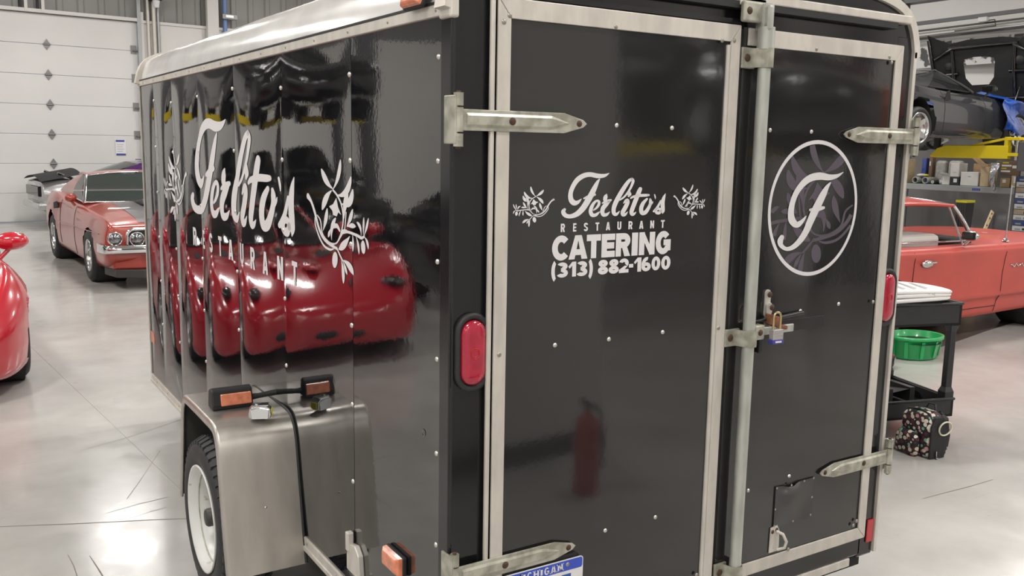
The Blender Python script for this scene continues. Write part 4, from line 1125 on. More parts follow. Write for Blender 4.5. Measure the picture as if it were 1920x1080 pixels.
    def lamp(s, c, ax, r, name='headlight', m='lens_clear', ring='chrome'):
        e = bpy.data.objects.new(name, None); COL.objects.link(e); e.parent = s.root; e.location = c
        ax = Vector(ax).normalized()
        MB().lathe([(0,.022),(r*.5,.018),(r*.85,.008),(r*.9,0)], (0,0,0), ax, 20).build('lens', m, e)
        MB().lathe([(r*.86,.004),(r*.94,.016),(r*1.06,.012),(r*1.1,-.02)], (0,0,0), ax, 20).build('bezel', ring, e)
    def mirror(s, p, sd, sz=(.10,.2,.11), m=None, stalk=True):
        e = bpy.data.objects.new('side_mirror', None); COL.objects.link(e); e.parent = s.root; e.location = p
        MB().sphere((0,0,0), 1, 14, 10, (sz[0]/2, sz[1]/2, sz[2]/2)).build('mirror_shell', m or s.paint, e)
        MB().obox((-sz[0]*.30,0,0), X, Y, Z, sz[0]*.42, sz[1]*.78, sz[2]*.72).build('mirror_glass', 'glass_dark', e, bevel=.012)
        if stalk: MB().tube([(0,0,-sz[2]*.3),(0,-sd*sz[1]*.35,-sz[2]*.95)], .018, n=8).build('mirror_stalk', m or s.paint, e)
FACE = -PI/2      # car nose towards -y

# ---- faded red fastback behind the trailer
st = [(2.34,.86,.81,.42,.58,.745,.75),(2.28,.895,.84,.34,.56,.785,.80),(2.05,.91,.85,.25,.54,.82,.855),(1.37,.915,.85,.22,.54,.86,.93),(.55,.915,.85,.20,.54,.885,.97),(0,.91,.85,.20,.54,.90,.95),
      (-.8,.915,.86,.2,.54,.93,.96),(-1.37,.94,.87,.22,.56,.985,1.0),(-2.05,.90,.82,.3,.58,.96,.97),(-2.38,.84,.76,.42,.62,.92,.93)]
mu = Car('fastback_car', 'faded red fastback car with charcoal hood stripe and chrome front bumper', (1.36, 11.98, 0), FACE+.045, st, sec_round, 'paint_faded_red', ((1.37,.33,.36),(-1.37,.34,.38)), cut=(-.9,.45,.66,.9))
mu.green((.66,.79,.95),(.02,.64,1.335),(-.75,.62,1.335),(-2.05,.70,.99), bow=.14, gl='glass_green', s0=.03, s1=.46, rear='panel', pillar='chrome')
mu.wheels((1.37,-1.37), .925, .335, .275, .20)
mu.top_patch('hood_stripe', .75, 2.26, .50, 'hood_charcoal')
sc_ = MB().prism([(-.30,0),(.26,0),(.30,.02),(.26,.085),(-.30,.02)], (1.0,.22,.945), X, Z, .44); sc_.build('hood_scoop', 'hood_charcoal', mu.root, bevel=.02)
MB().box(2.28,2.350,-.645,.645,.50,.725).build('grille', 'interior_dark', mu.root)
def rr3(x, y0, y1, z0, z1, r, rad, name, m, car): 
    pts = [(x, a, b) for a, b in rrect(y0, y1, z0, z1, r, 5)]
    return MB().tube(pts, rad, n=8, closed=True).build(name, m, car.root)
rr3(2.36,-.66,.66,.49,.735,.08,.020,'grille_surround','chrome',mu)
for k in range(6): MB().tube([(2.352,-.63,.53+.034*k),(2.352,.63,.53+.034*k)], .004, n=5).build('grille_bar', 'hub_dark', mu.root)
for sd in (-1,1):
    mu.lamp((2.355, sd*.545, .615), (1,0,0), .085); mu.lamp((2.345, sd*.79, .625), (1,0,0), .080)
    MB().cyl((2.30,sd*.69,.60),(2.35,sd*.69,.60),.016,n=12).build('front_scoop', 'paint_faded_red', mu.root)
    mu.seam(.45,.26,.88,sd,slope=-.15); mu.seam(-.72,.3,.92,sd)
    mu.line(2.0,-1.0,lambda x: .62+.02*x,sd,.006,'paint_faded_red','body_crease')
    mu.mirror((.30, sd*.92, 1.0), sd, (.13,.15,.11))
    MB().prism([(-.18,-.06),(.16,-.02),(.10,.07),(-.16,.04)], (-1.0,sd*.925 if sd > 0 else -.905,.82), X, Z, .02).build('side_scoop', 'interior_dark', mu.root, bevel=.01)
bp_ = crom([Vector(p) for p in ((1.98,-.935,.50),(2.2,-.93,.50),(2.36,-.86,.50),(2.42,-.55,.50),(2.44,0,.50),(2.42,.55,.50),(2.36,.86,.50),(2.2,.93,.50),(1.98,.935,.50))], 5)
bm_ = MB(); 
bm_.add([p + Vector((a,0,b)) for p in bp_ for a, b in ((0,-.05),(.03,-.035),(.035,.0),(.03,.035),(0,.05))], [(i*5+k, (i+1)*5+k, (i+1)*5+k+1, i*5+k+1) for i in range(len(bp_)-1) for k in range(4)], True)
bm_.build('front_bumper', 'chrome', mu.root)
MB().box(2.25,2.30,-.20,.20,.34,.44).build('license_bracket', 'interior_dark', mu.root)
MB().prism([(1.9,-.84),(2.28,-.78),(2.42,-.5),(2.42,.5),(2.28,.78),(1.9,.84)], (0,0,.15), X, Y, .10).build('air_dam', 'hub_dark', mu.root, bevel=.008)
MB().prism([(1.95,-.86),(2.25,-.80),(2.34,-.5),(2.34,.5),(2.25,.80),(1.95,.86)], (0,0,.25), X, Y, .19).build('front_valance', 'paint_faded_red', mu.root, bevel=.02)
for sd in (-1,1): MB().tube([(2.36,sd*.4,.38),(2.385,sd*.4,.38)], .045, n=12).build('marker_lamp', 'lens_amber', mu.root)

# ---- bright red sports car beside the trailer
st = [(2.12,.42,.36,.22,.34,.42,.45),(2.05,.66,.58,.17,.34,.50,.53),(1.85,.86,.76,.13,.36,.60,.63),(1.55,.985,.86,.12,.44,.77,.73),(1.22,1.02,.88,.12,.48,.865,.79),(.75,.99,.85,.12,.46,.85,.82),(.3,.95,.82,.12,.42,.80,.85),
      (-.4,.93,.82,.12,.42,.84,.86),(-1.15,.985,.86,.13,.44,.90,.92),(-1.8,.95,.80,.2,.5,.88,.92),(-2.25,.84,.70,.32,.55,.84,.87)]
vp = Car('sports_car', 'bright glossy red sports car with rounded nose beside the trailer', (-1.57, 6.90, 0), FACE, st, sec_round, 'paint_viper', ((1.22,.33,.365),(-1.22,.34,.375)), cut=(-.8,.25,.6,.84))
vp.green((.52,.70,.845),(-.22,.50,1.13),(-.65,.50,1.13),(-1.75,.62,.94), bow=.28, gl='glass_dark', s0=.04, s1=.52, trim='seam_dark')
vp.wheels((1.22,-1.22), .985, .325, .27, .225)
for sd in (-1,1):
    vp.mirror((.42, sd*.975, .955), sd, (.19,.26,.15))
    h = vp.at(1.83, vp.jz(1.83,.55), sd)
    MB().sphere((1.80, sd*.62, .62), 1, 16, 8, (.17,.15,.045)).build('headlight', 'glass_dark', vp.root)
    MB().sphere((1.90, sd*.60, .30), 1, 16, 8, (.13,.13,.06)).build('fog_scoop', 'interior_dark', vp.root)
    vp.seam(.28,.16,.8,sd); vp.seam(-.75,.2,.82,sd)
MB().sphere((2.045,0,.275),1,20,10,(.10,.30,.055)).build('grille_opening', 'interior_dark', vp.root)
MB().sphere((1.2,0,.765),1,18,8,(.45,.2,.045)).build('hood_bulge','paint_viper',vp.root)
vp.top_patch('hood_vent', .82, 1.12, .50, 'interior_dark', .004, 4, .26); vp.top_patch('hood_vent', .82, 1.12, -.26, 'interior_dark', .004, 4, -.50)

# ---- coral red two-door with the windows down
st = [(2.42,.86,.82,.40,.55,.78,.80),(2.34,.93,.89,.30,.55,.85,.87),(1.9,.965,.92,.24,.5,.90,.94),(1.44,.97,.93,.22,.5,.905,.955),(.7,.972,.93,.21,.5,.91,.97),(0,.972,.93,.20,.5,.915,.95),(-.8,.972,.93,.21,.5,.92,.95),(-1.44,.97,.92,.23,.5,.93,.96),(-2.3,.95,.9,.3,.5,.93,.95),(-2.8,.92,.87,.36,.55,.90,.92)]
tb = Car('coupe_car', 'coral red two-door coupe with its side windows open behind the black cart', (7.47, 3.98, 0), 0, st, sec_slab, 'paint_coral', ((1.44,.35,.395),(-1.44,.35,.38)), cut=(-1.6,.15,.80,.9))
tb.green((.26,.82,.96),(.04,.68,1.34),(-1.55,.64,1.34),(-2.1,.74,.97), bow=.15, gl='glass_clear', s0=.02, s1=.74, side_glass=False, pillar='chrome_dull')
tb.wheels((1.44,-1.44), .955, .345, .235, .19)
for sd in (-1,1):
    tb.seam(.40,.24,.9,sd,slope=.12); tb.seam(-1.02,.24,.9,sd); tb.line(.40,-1.02,.30,sd,.004,'seam_dark','door_seam')
    tb.mirror((-.20, sd*.98, 1.03), sd, (.09,.17,.10), 'chrome_dull')
    MB().tube([(-.94,sd*.985,.80),(-.90,sd*1.005,.805),(-.76,sd*1.005,.805),(-.72,sd*.985,.80)], .011, n=8).build('door_handle', 'chrome', tb.root)
    MB().sphere((-.83,sd*.972,.79),1,10,6,(.09,.006,.035)).build('handle_dish', 'chrome_dull', tb.root)
    MB().tube([(-.22,sd*.92,.94),(-.24,sd*.76,1.29)], .010, n=6).build('vent_window_post', 'chrome', tb.root)
    MB().tube([tb.at(.9-.035*k, tb.jz(.9, .70)+.25*math.sin(2.4*k), sd, .004) + Vector((-.02,0,0)) for k in range(10)], .007, n=5).build('script_badge', 'chrome', tb.root)
for yy in (-.42,.42):
    MB().box(-1.15,-.9,yy-.3,yy+.3,.3,1.02).build('seat_back', 'interior_dark', tb.root, bevel=.06)
MB().box(-1.75,-1.4,-.7,.7,.3,.98).build('rear_seat', 'interior_white', tb.root, bevel=.06)
MB().box(-.95,-.3,-.74,-.1,.5,1.03).build('seat_cover', 'interior_white', tb.root, bevel=.05)
MB().box(-.05,.2,-.78,.78,.7,.97).build('dashboard', 'interior_dark', tb.root, bevel=.05)
MB().tube([(-.25+.02*math.sin(a),.4+.19*math.cos(a),.98+.19*math.sin(a)) for a in [2*PI*k/24 for k in range(24)]], .012, n=6, closed=True).build('steering_wheel','interior_dark',tb.root)
MB().tube([(.69,-.82,.94),(.71,-.82,1.50)], .006, n=6).build('antenna', 'chrome', tb.root)
MB().lathe([(0,.03),(.02,.025),(.035,0)], (.69,-.82,.93), (0,0,1), 12).build('antenna_base', 'chrome', tb.root)
MB().box(2.40,2.52,-.95,.95,.42,.56).build('front_bumper', 'chrome', tb.root, bevel=.03)
MB().box(-2.95,-2.82,-.95,.95,.42,.56).build('rear_bumper', 'chrome', tb.root, bevel=.03)

# ---- dark grey sports car on the lift, bonnet open
st = [(2.25,.70,.62,.24,.42,.52,.54),(2.1,.84,.74,.18,.42,.58,.61),(1.75,.91,.80,.14,.42,.70,.71),(1.33,.93,.80,.13,.44,.78,.74),(.8,.91,.79,.13,.44,.78,.82),(.2,.91,.80,.13,.44,.80,.86),(-.6,.92,.81,.13,.46,.84,.88),(-1.36,.96,.82,.15,.5,.90,.94),(-1.95,.93,.78,.25,.55,.90,.95),(-2.2,.88,.74,.36,.6,.88,.92)]
LZ = 1.92
cv = Car('lifted_sports_car', 'dark grey sports car raised on the lift with its bonnet open', (12.95, 7.52, LZ), 0, st, sec_round, 'paint_graphite', ((1.33,.33,.375),(-1.36,.34,.385)), cut=(.95,2.0,.74,.6))
cv.green((.60,.70,.87),(-.25,.53,1.21),(-.75,.53,1.21),(-1.85,.62,.96), bow=.26, gl='glass_dark', s0=.05, s1=.56, trim='seam_dark')
cv.wheels((1.33,-1.36), .955, .325, .27, .235, z=.26)
for sd in (-1,1):
    cv.mirror((.35, sd*.98, .92), sd, (.14,.24,.13), 'paint_black'); cv.seam(.42,.18,.8,sd); cv.seam(-.72,.2,.84,sd)
    MB().prism([(-.10,-.05),(.06,-.02),(.02,.12),(-.05,.10)], (-.62,sd*.915 if sd > 0 else -.895,.74), X, Z, .012).build('quarter_vent', 'seam_dark', cv.root, bevel=.003)
# the raised bonnet: dark underside frame round an opening, hinged at the nose
bn = bpy.data.objects.new('raised_bonnet', None); COL.objects.link(bn); bn.parent = cv.root; bn.location = (2.0, 0, .66); bn.rotation_euler = (0, math.radians(-14), 0)
def hood_pt(y, z): return Vector((-.10*abs(y)**2 - .05*math.sin(PI*z/1.25), y*1.05, z*1.16))
outer = [(-.80,0),(-.86,.45),(-.90,.95),(-.98,1.22),(-.62,1.06),(-.3,1.10),(.3,1.10),(.62,1.06),(.98,1.22),(.90,.95),(.86,.45),(.80,0)]
inner = [(a*.70+.10, .62+(b-.59)*.74) for a, b in ((-.22,.30),(-.36,.45),(-.38,.6),(-.40,.75),(-.38,.84),(-.15,.88),(.15,.88),(.38,.84),(.40,.75),(.38,.6),(.36,.45),(.22,.30))]
hm_ = MB(); n = len(outer); vs = [hood_pt(*p) for p in outer] + [hood_pt(*p) for p in inner] + [hood_pt(*p) + Vector((.03,0,0)) for p in outer] + [hood_pt(*p) + Vector((.03,0,0)) for p in inner]
fs = []
for i in range(n-1): fs += [(i,i+1,n+i+1,n+i), (2*n+i,3*n+i,3*n+i+1,2*n+i+1), (i,2*n+i,2*n+i+1,i+1), (n+i,n+i+1,3*n+i+1,3*n+i)]
fs += [(n-1,0,n,2*n-1), (3*n-1,4*n-1,3*n,2*n)]
hm_.add(vs, fs); hm_.build('bonnet_panel', 'interior_dark', bn)
for a, b in (((-.78,.05),(-.95,1.15)),((.78,.05),(.95,1.15)),((-.5,.1),(-.55,1.02)),((.5,.1),(.55,1.02)),((-.75,.2),(.75,.2)),((-.6,1.0),(.6,1.0)),((-.85,.6),(-.45,.6)),((.85,.6),(.45,.6)),((-.85,.85),(-.5,1.0)),((.85,.85),(.5,1.0))):
    MB().tube([hood_pt(*a) - Vector((.02,0,0)), hood_pt((a[0]+b[0])/2,(a[1]+b[1])/2) - Vector((.035,0,0)), hood_pt(*b) - Vector((.02,0,0))], .035, n=6).build('bonnet_brace', 'paint_black', bn)
for yy, zz in ((-.62,.75),(.62,.72)): MB().lathe([(0,.03),(.07,.03),(.09,0)], hood_pt(yy, zz), (-1,0,0), 14).build('bonnet_pad', 'hub_dark', bn)
MB().tube([(1.5,-.70,.62),(1.95,-.62,1.25)], .012, n=6).build('bonnet_strut', 'chrome_dull', cv.root)

# ---- cars further back by the overhead door
st = [(2.15,.76,.70,.30,.5,.66,.70),(1.9,.86,.78,.22,.5,.76,.80),(1.3,.89,.80,.2,.5,.84,.90),(.6,.9,.8,.2,.52,.90,.98),(-.4,.9,.8,.2,.54,.95,1.0),(-1.3,.9,.8,.22,.56,.98,1.02),(-1.95,.87,.76,.3,.6,.97,1.0),(-2.2,.82,.7,.4,.62,.92,.95)]
sv = Car('silver_coupe', 'silver car with open dark boot lid and purple roof by the overhead door', (2.80, 18.75, 0), BROT, st, sec_round, 'paint_silver', ((1.3,.31,.345),(-1.3,.31,.345)), cut=(-.8,.5,.6,.96))
sv.green((.75,.70,.97),(.15,.54,1.34),(-.45,.54,1.34),(-1.3,.64,1.02), bow=.18, gl='glass_dark', s0=.05, s1=.6, trim='seam_dark', roofm='paint_purple')
sv.wheels((1.3,-1.3), .90, .31, .22, .2)
MB().box(-2.26,-2.18,-.62,.62,.66,.86).build('tail_lamp_panel', 'glass_dark', sv.root, bevel=.02)
wg = MB().grid(lambda u, v: Vector((-2.25+.75*u, -.86+1.72*v, 1.06+.14*u-.10*(2*v-1)**2)), 6, 10); wg.build('raised_boot_lid', 'interior_dark', sv.root)
for sd in (-1,1): MB().tube([(-1.6,sd*.6,1.0),(-1.9,sd*.66,1.12)], .025, n=6).build('boot_strut', 'paint_black', sv.root)
MB().box(-2.30,-2.1,-.84,.84,.40,.55).build('rear_bumper', 'paint_silver', sv.root, bevel=.05)
# ------------------------------------------------------------------ right-hand side: lift, shelving, cart and small things
mat('lift_yellow', (0.72, 0.56, 0.01), 0.4)
mat('lift_grey', (0.09, 0.09, 0.095), 0.5)
mat('shelf_steel', (0.30, 0.30, 0.31), 0.45, metal=.3)
mat('shelf_green', (0.10, 0.22, 0.17), 0.6)
mat('card_tan', (0.42, 0.28, 0.15), 0.75, noise=.2, nscale=9)
mat('card_light', (0.55, 0.42, 0.26), 0.75, noise=.15, nscale=9)
mat('card_brown', (0.16, 0.10, 0.06), 0.75)
mat('card_white', (0.66, 0.65, 0.62), 0.6, noise=.08, nscale=6)
mat('box_black', (0.02, 0.02, 0.02), 0.5)
mat('box_blue', (0.05, 0.08, 0.26), 0.5)
mat('bag_grey', (0.36, 0.35, 0.32), 0.4, noise=.3, nscale=12)
mat('foil', (0.42, 0.42, 0.44), 0.2, metal=.8, bump=.4, bscale=20)
mat('blue_film', (0.02, 0.10, 0.50), 0.12, coat=.8, noise=.5, nscale=9, bump=.8, bscale=14)
mat('wall_grey', (0.155, 0.15, 0.145), 0.6, noise=.1, nscale=2)
mat('cart_plastic', (0.022, 0.022, 0.023), 0.42, noise=.2, nscale=20)
mat('tub_green', (0.015, 0.36, 0.10), 0.3, coat=.3)
mat('bag_black', (0.012, 0.012, 0.013), 0.55, bump=.2, bscale=90)
mat('bag_cream', (0.62, 0.62, 0.46), 0.4)
mat('rag_red', (0.45, 0.09, 0.08), 0.8)
mat('cloth_white', (0.72, 0.71, 0.70), 0.5)
mat('cloth_print', (0.45, 0.45, 0.46), 0.6)
mat('ext_red', (0.45, 0.01, 0.015), 0.25, coat=.6)
mat('banner_white', (0.55, 0.54, 0.53), 0.6, col2=(0.06, 0.06, 0.06), nscale=3.5, lo=.42, hi=.46)
mat('banner_red', (0.60, 0.05, 0.06), 0.6)
mat('maroon', (0.12, 0.02, 0.025), 0.7)
def floral():
    m = bpy.data.materials.new('floral_fabric'); m.use_nodes = True; nt = m.node_tree; b = nt.nodes['Principled BSDF']; L = nt.links.new
    tc = nt.nodes.new('ShaderNodeTexCoord'); v = nt.nodes.new('ShaderNodeTexVoronoi'); v.inputs['Scale'].default_value = 42
    L(tc.outputs['Object'], v.inputs['Vector'])
    r = nt.nodes.new('ShaderNodeValToRGB'); r.color_ramp.interpolation = 'CONSTANT'
    el = r.color_ramp.elements; el[0].color = (.70,.62,.50,1); el[0].position = 0; el[1].color = (.10,.02,.035,1); el[1].position = .3
    for p, c in ((.45, (.20,.42,.30,1)), (.6, (.55,.30,.30,1)), (.75, (.08,.015,.03,1)), (.88, (.75,.72,.62,1))):
        e = el.new(p); e.color = c
    sp = nt.nodes.new('ShaderNodeSeparateColor'); L(v.outputs['Color'], sp.inputs[0]); L(sp.outputs[0], r.inputs[0])
    mx = nt.nodes.new('ShaderNodeMix'); mx.data_type = 'RGBA'; mx.inputs[7].default_value = (.014,.010,.013,1)
    g_ = nt.nodes.new('ShaderNodeMath'); g_.operation = 'GREATER_THAN'; g_.inputs[1].default_value = .52; L(v.outputs['Distance'], g_.inputs[0])
    L(g_.outputs[0], mx.inputs[0]); L(r.outputs[0], mx.inputs[6]); L(mx.outputs[2], b.inputs['Base Color']); b.inputs['Roughness'].default_value = .6
    MATS['floral_fabric'] = m
floral()
# lift: post, carriage, arms
LX, LY = 14.25, 6.02
lf = thing('vehicle_lift', 'two-post vehicle lift with yellow arms under the dark grey sports car', 'lift', (LX, LY, 0))
MB().box(-.16,.16,-.15,.15,0,4.6).build('post', 'lift_grey', lf, bevel=.02)
MB().box(-.16,.16,-.15,.15,0,4.6).build('post', 'lift_grey', lf, bevel=.02).location = (-.0, 3.0, 0)
MB().box(-.3,.3,-.3,.3,0,.03).build('base_plate', 'lift_grey', lf); MB().box(-.3,.3,2.7,3.3,0,.03).build('base_plate', 'lift_grey', lf)
MB().box(-.12,.12,.0,3.0,4.5,4.6).build('top_beam', 'lift_grey', lf)
def P_at(px, py, Yw): p = on_y(px, py, Yw); return p - Vector((LX, LY, 0))
MB().box(-.62,-.15,-.14,.16,1.55,2.02).build('carriage', 'lift_grey', lf, bevel=.02)
aR, aL = P_at(1893, 284, 6.35), P_at(1746, 292, 7.75)
d = (aL-aR); d.z = 0; L_ = d.length; d.normalize(); nn = Vector((-d.y, d.x, 0))
zt_, zb_ = P_at(1890, 273, 6.35).z, P_at(1890, 298, 6.35).z
def arm_pt(t, z): return aR + d*(t*L_) + Vector((0,0,z-aR.z))
am = MB(); poly = [(0,zb_),(.93,zb_),(1.0,zb_+.02),(.90,zt_-.05),(.78,zt_),(0,zt_)]
vs = [arm_pt(t, z) - nn*.06 for t, z in poly] + [arm_pt(t, z) + nn*.06 for t, z in poly]; n = len(poly)
am.add(vs, [tuple(range(n)), tuple(range(2*n-1, n-1, -1))] + [(i, n+i, n+(i+1) % n, (i+1) % n) for i in range(n)]); am.build('arm', 'lift_yellow', lf, bevel=.01)
MB().beam(arm_pt(.45, zt_), arm_pt(.02, zt_+.12), .05, .035).build('arm_brace', 'lift_yellow', lf)
MB().beam(arm_pt(.03, zb_), arm_pt(.03, zt_+.14), .10, .06, up=d).build('arm_upright', 'lift_yellow', lf)
for zz in (zt_+.11, zb_+.07): MB().beam(arm_pt(.03, zz), arm_pt(-.13, zz), .12, .05).build('pivot_fork', 'lift_yellow', lf, bevel=.008)
MB().cyl(arm_pt(-.09, zb_-.02), arm_pt(-.09, zt_+.16), .035, n=14).build('pivot_pin', 'chrome_dull', lf)
MB().cyl(arm_pt(.93, zt_-.05), arm_pt(.93, zt_+.12), .06, n=16).build('lift_pad', 'rubber', lf)
for yy in (1.6, 2.6): MB().beam((-.1, 3.0, zt_-.06), (-1.9+yy*.0, yy-.1, zt_-.06), .10, .12).build('arm', 'lift_yellow', lf)
rg = thing('shop_rag', 'crumpled red shop rag lying on the lift carriage', 'rag', (LX-.40, LY, 2.02))
MB().grid(lambda u, v: Vector((.17*(2*u-1)*(1+.1*math.sin(9*v)), .13*(2*v-1), .012+.05*abs(math.sin(7*u+5*v))*math.sin(PI*u)**.5*math.sin(PI*v)**.5)), 16, 14).build('cloth', 'rag_red', rg)
# blue film over the nose of the lifted car
bf = MB()
def film(u, v):
    x = .80 + .95*u; y = -1.0 - .04*math.sin(7*v+3*u) + .05*u*u; z = .28 + .66*v - .10*u + .03*math.sin(11*u+4*v)
    if v > .75: y += (v-.75)*2.6
    return Vector((x + .03*math.sin(9*v), y, z))
bf.grid(film, 22, 24); o = bf.build('masking_film', 'blue_film'); o.location = (12.95, 7.52, LZ); tag(o, 'crinkled blue plastic film draped over the nose of the lifted car', 'plastic film')
# rear wall of the bay: grey lower wall, rails, banner, shelves
gw = struct(wall('wall_wainscot', U1-.04, U1, 2.0, 12.0, 0, 2.15, 'wall_grey'))
XS = 15.9
def rel(px, py, Xp=XS): p = on_x(px, py, Xp); return p.y, p.z
sh = thing('storage_shelf', 'long steel shelf on the grey wall loaded with boxes and parts', 'shelf', (XS, 0, 0))
y0_, zs_ = rel(1911, 352); y1_, _ = rel(1690, 344); zs_ = rel(1800, 348)[1]
MB().box(0,.55,y0_-.1,y1_+.3,zs_-.02,zs_).build('shelf_board', 'shelf_green', sh)
MB().box(-.03,.0,y0_-.1,y1_+.3,zs_-.115,zs_-.004).build('front_beam', 'shelf_steel', sh, bevel=.006)
MB().box(.5,.53,y0_-.1,y1_+.3,zs_-.11,zs_-.02).build('rear_beam', 'shelf_steel', sh)
ya, za = rel(1824, 356); yb, zb2 = rel(1840, 356)
for k in range(4): MB().box(-.034,-.03,ya+(yb-ya)*(k+.1)/4,ya+(yb-ya)*(k+.8)/4,za-.01,za+.035).build('printed_mark', 'ink_blue', sh)
for yy in (y0_-.06, y1_+.2): 
    for dx in (.0,.5): MB().box(dx,dx+.05,yy,yy+.06,0,3.1).build('upright', 'shelf_steel', sh)
MB().box(0,.55,y0_-.1,y1_+.3,2.72,2.75).build('shelf_board', 'shelf_steel', sh); MB().box(-.03,0,y0_-.1,y1_+.3,2.66,2.75).build('front_beam', 'card_white', sh)
def item(name, label, cat, x0, y0, x1, y1, m, depth=.34, back=.04, bevel=.008, sit=True, par=None):
    ya, za = rel(1640+x0/5.4, 220+y1/5.4); yb, zb_ = rel(1640+x1/5.4, 220+y0/5.4)
    ya, yb = sorted((ya, yb)); h = zb_-za; z0 = zs_ if sit else za
    e = thing(name, label, cat, (XS+back+depth/2, (ya+yb)/2, z0))
    w = yb-ya; MB().box(-depth/2,depth/2,-w/2,w/2,0.001,h).build('carton' if 'box' in name else 'body', m, e, bevel=bevel)
    return e, w, h, depth
def sticker(e, w, h, d, a0, a1, b0, b1, m='paper', name='label_sticker'):
    MB().box(-d/2-.003,-d/2,w*(.5-a1),w*(.5-a0),h*b0,h*b1).build(name, m, e)
item('wood_board', 'pale wooden board standing at the end of the storage shelf', 'board', 275, 425, 330, 665, 'card_light', .25)
e = item('parts_box', 'tall blue box beside the wooden board on the shelf', 'box', 335, 410, 400, 665, 'box_blue', .12, .42); sticker(*e, .2,.8,.5,.6,'ink_blue')
e = item('parts_box', 'dark brown box behind the pipes on the shelf', 'box', 408, 365, 466, 665, 'card_brown', .12, .42); sticker(*e, .2,.5,.6,.75)
for a, b, c_, d_, lab in ((472,430,598,665,'dull grey plastic bag bundle on the shelf behind the pipes'),(600,425,765,665,'grey plastic bag bundle behind the small white carton')):
    e = item('plastic_bag', lab, 'bag', a, b, c_, d_, 'bag_grey', .12, .42, .05)[0]
def hose(px, py, r, lab, m2):
    y, z = rel(1640+px/5.4, 220+py/5.4); e = thing('pipe_elbow', lab, 'pipe', (XS+.2, y, zs_+r+.002))
    MB().lathe([(r*.72,.17),(r*.72,-.15),(r*.8,-.17),(r,-.17),(r,.17),(r*.72,.17)], (0,0,0), (1,0,0), 20).build('pipe_body', 'bag_grey', e)
    MB().lathe([(0,-.10),(r*.72,-.10)], (0,0,0), (1,0,0), 20).build('pipe_plug', m2, e)
hose(398, 625, .066, 'short grey pipe with dark bore on the shelf beside the blue box', 'box_black'); hose(500, 628, .068, 'short grey pipe with blue bore on the shelf', 'box_blue')
y, z = rel(1640+570/5.4, 220+628/5.4); e = thing('filter_can', 'dark filter can lying on the shelf next to the blue bored pipe', 'filter', (XS+.2, y, zs_+.046)); MB().cyl((-.13,0,0),(.13,0,0),.044,n=18).build('can','hub_dark',e); MB().cyl((-.14,0,0),(-.13,0,0),.036,n=18).build('can_lid','chrome_dull',e)
y, z = rel(1640+420/5.4, 220+560/5.4); e = thing('work_glove', 'white and yellow work gloves lying on top of the pipes', 'glove', (XS+.2, y, zs_+.140)); MB().sphere((0,0,.03),1,12,8,(.10,.10,.03)).build('glove_palm','card_white',e); MB().sphere((0,-.09,.03),1,10,6,(.06,.06,.025)).build('glove_cuff','tape_yellow',e)
y, z = rel(1640+636/5.4, 220+640/5.4); e = thing('alternator', 'bright metal alternator on the shelf beside the white carton', 'car part', (XS+.2, y, zs_+.064))
MB().cyl((-.06,0,0),(.08,0,0),.06,n=18).build('housing','chrome_dull',e); MB().cyl((-.09,0,0),(-.06,0,0),.035,n=16).build('pulley','chrome',e)
for k in range(6): MB().box(-.065,-.058,.045*math.cos(k)-.008,.045*math.cos(k)+.008,.045*math.sin(k)-.008,.045*math.sin(k)+.008).build('cooling_slot','hub_dark',e)
e = item('carton_box', 'small white open carton on the shelf next to the alternator', 'box', 668, 590, 750, 675, 'card_white', .25); 
w_, h_, d_ = e[1:]; MB().beam((-.12,0,h_),(-.22,0,h_+.06),w_,.006).build('flap','card_white',e[0])
e = item('carton_box', 'black box with a white label under the stacked white carton', 'box', 752, 600, 846, 680, 'box_black', .28); sticker(*e,.35,.75,.35,.8)
zt2 = zs_ + e[2]
e = item('carton_box', 'white carton stacked on the black box on the shelf', 'box', 750, 462, 850, 598, 'card_white', .28); e[0].location.z = zt2 + .002; sticker(*e,.3,.7,.3,.34,'ink_grey','printed_line')
e = item('carton_box', 'wide white carton at the front of the shelf', 'box', 850, 555, 1042, 690, 'card_white', .30); sticker(*e,.42,.58,.62,.70,'ink_grey','printed_line')
e = item('carton_box', 'tan carton with black packing behind the wide white carton', 'box', 868, 470, 1032, 690, 'card_tan', .16, .38); MB().sphere((0,0,e[2]),1,12,8,(.07,e[1]*.4,.05)).build('packing','box_black',e[0])
e = item('carton_box', 'open tan cardboard box with a raised flap on the shelf', 'box', 1045, 520, 1150, 715, 'card_light', .3); w_, h_ = e[1], e[2]
MB().beam((-.14,.0,h_),(-.14,.28,h_+.22),.24,.006).build('flap','card_tan',e[0]); MB().beam((.1,-.05,h_),(.1,-.16,h_+.12),.24,.006).build('flap','card_light',e[0])
yy, zz = rel(1640+1200/5.4, 220+750/5.4); y2, z2 = rel(1640+1200/5.4, 220+460/5.4)
e = thing('foil_sheet', 'silver foil sheet hanging over the shelf edge beside the open box', 'foil', (XS-.05, yy, zz)); MB().grid(lambda u, v: Vector((-.03-.05*math.sin(3*v+u), -.10+.2*u*(.25+.75*v)+.03*math.sin(5*v), (z2-zz)*v+.05*abs(2*u-1)*(1-v))), 8, 20).build('foil','foil',e)
e = item('carton_box', 'small tan carton with a white sticker near the shelf end', 'box', 1252, 618, 1356, 712, 'card_tan', .3); sticker(*e,.25,.6,.5,.85); h1 = e[2]
e = item('carton_box', 'upright tan carton at the end of the shelf', 'box', 1362, 590, 1462, 712, 'card_light', .3); sticker(*e,.3,.6,.4,.9); sticker(*e,.1,.9,.05,.15); h2 = e[2]
e = item('carton_box', 'dark brown carton with white stickers on top of the tan cartons', 'box', 1256, 448, 1470, 585, 'card_brown', .3); e[0].location.z = zs_ + max(h1, h2) + .004
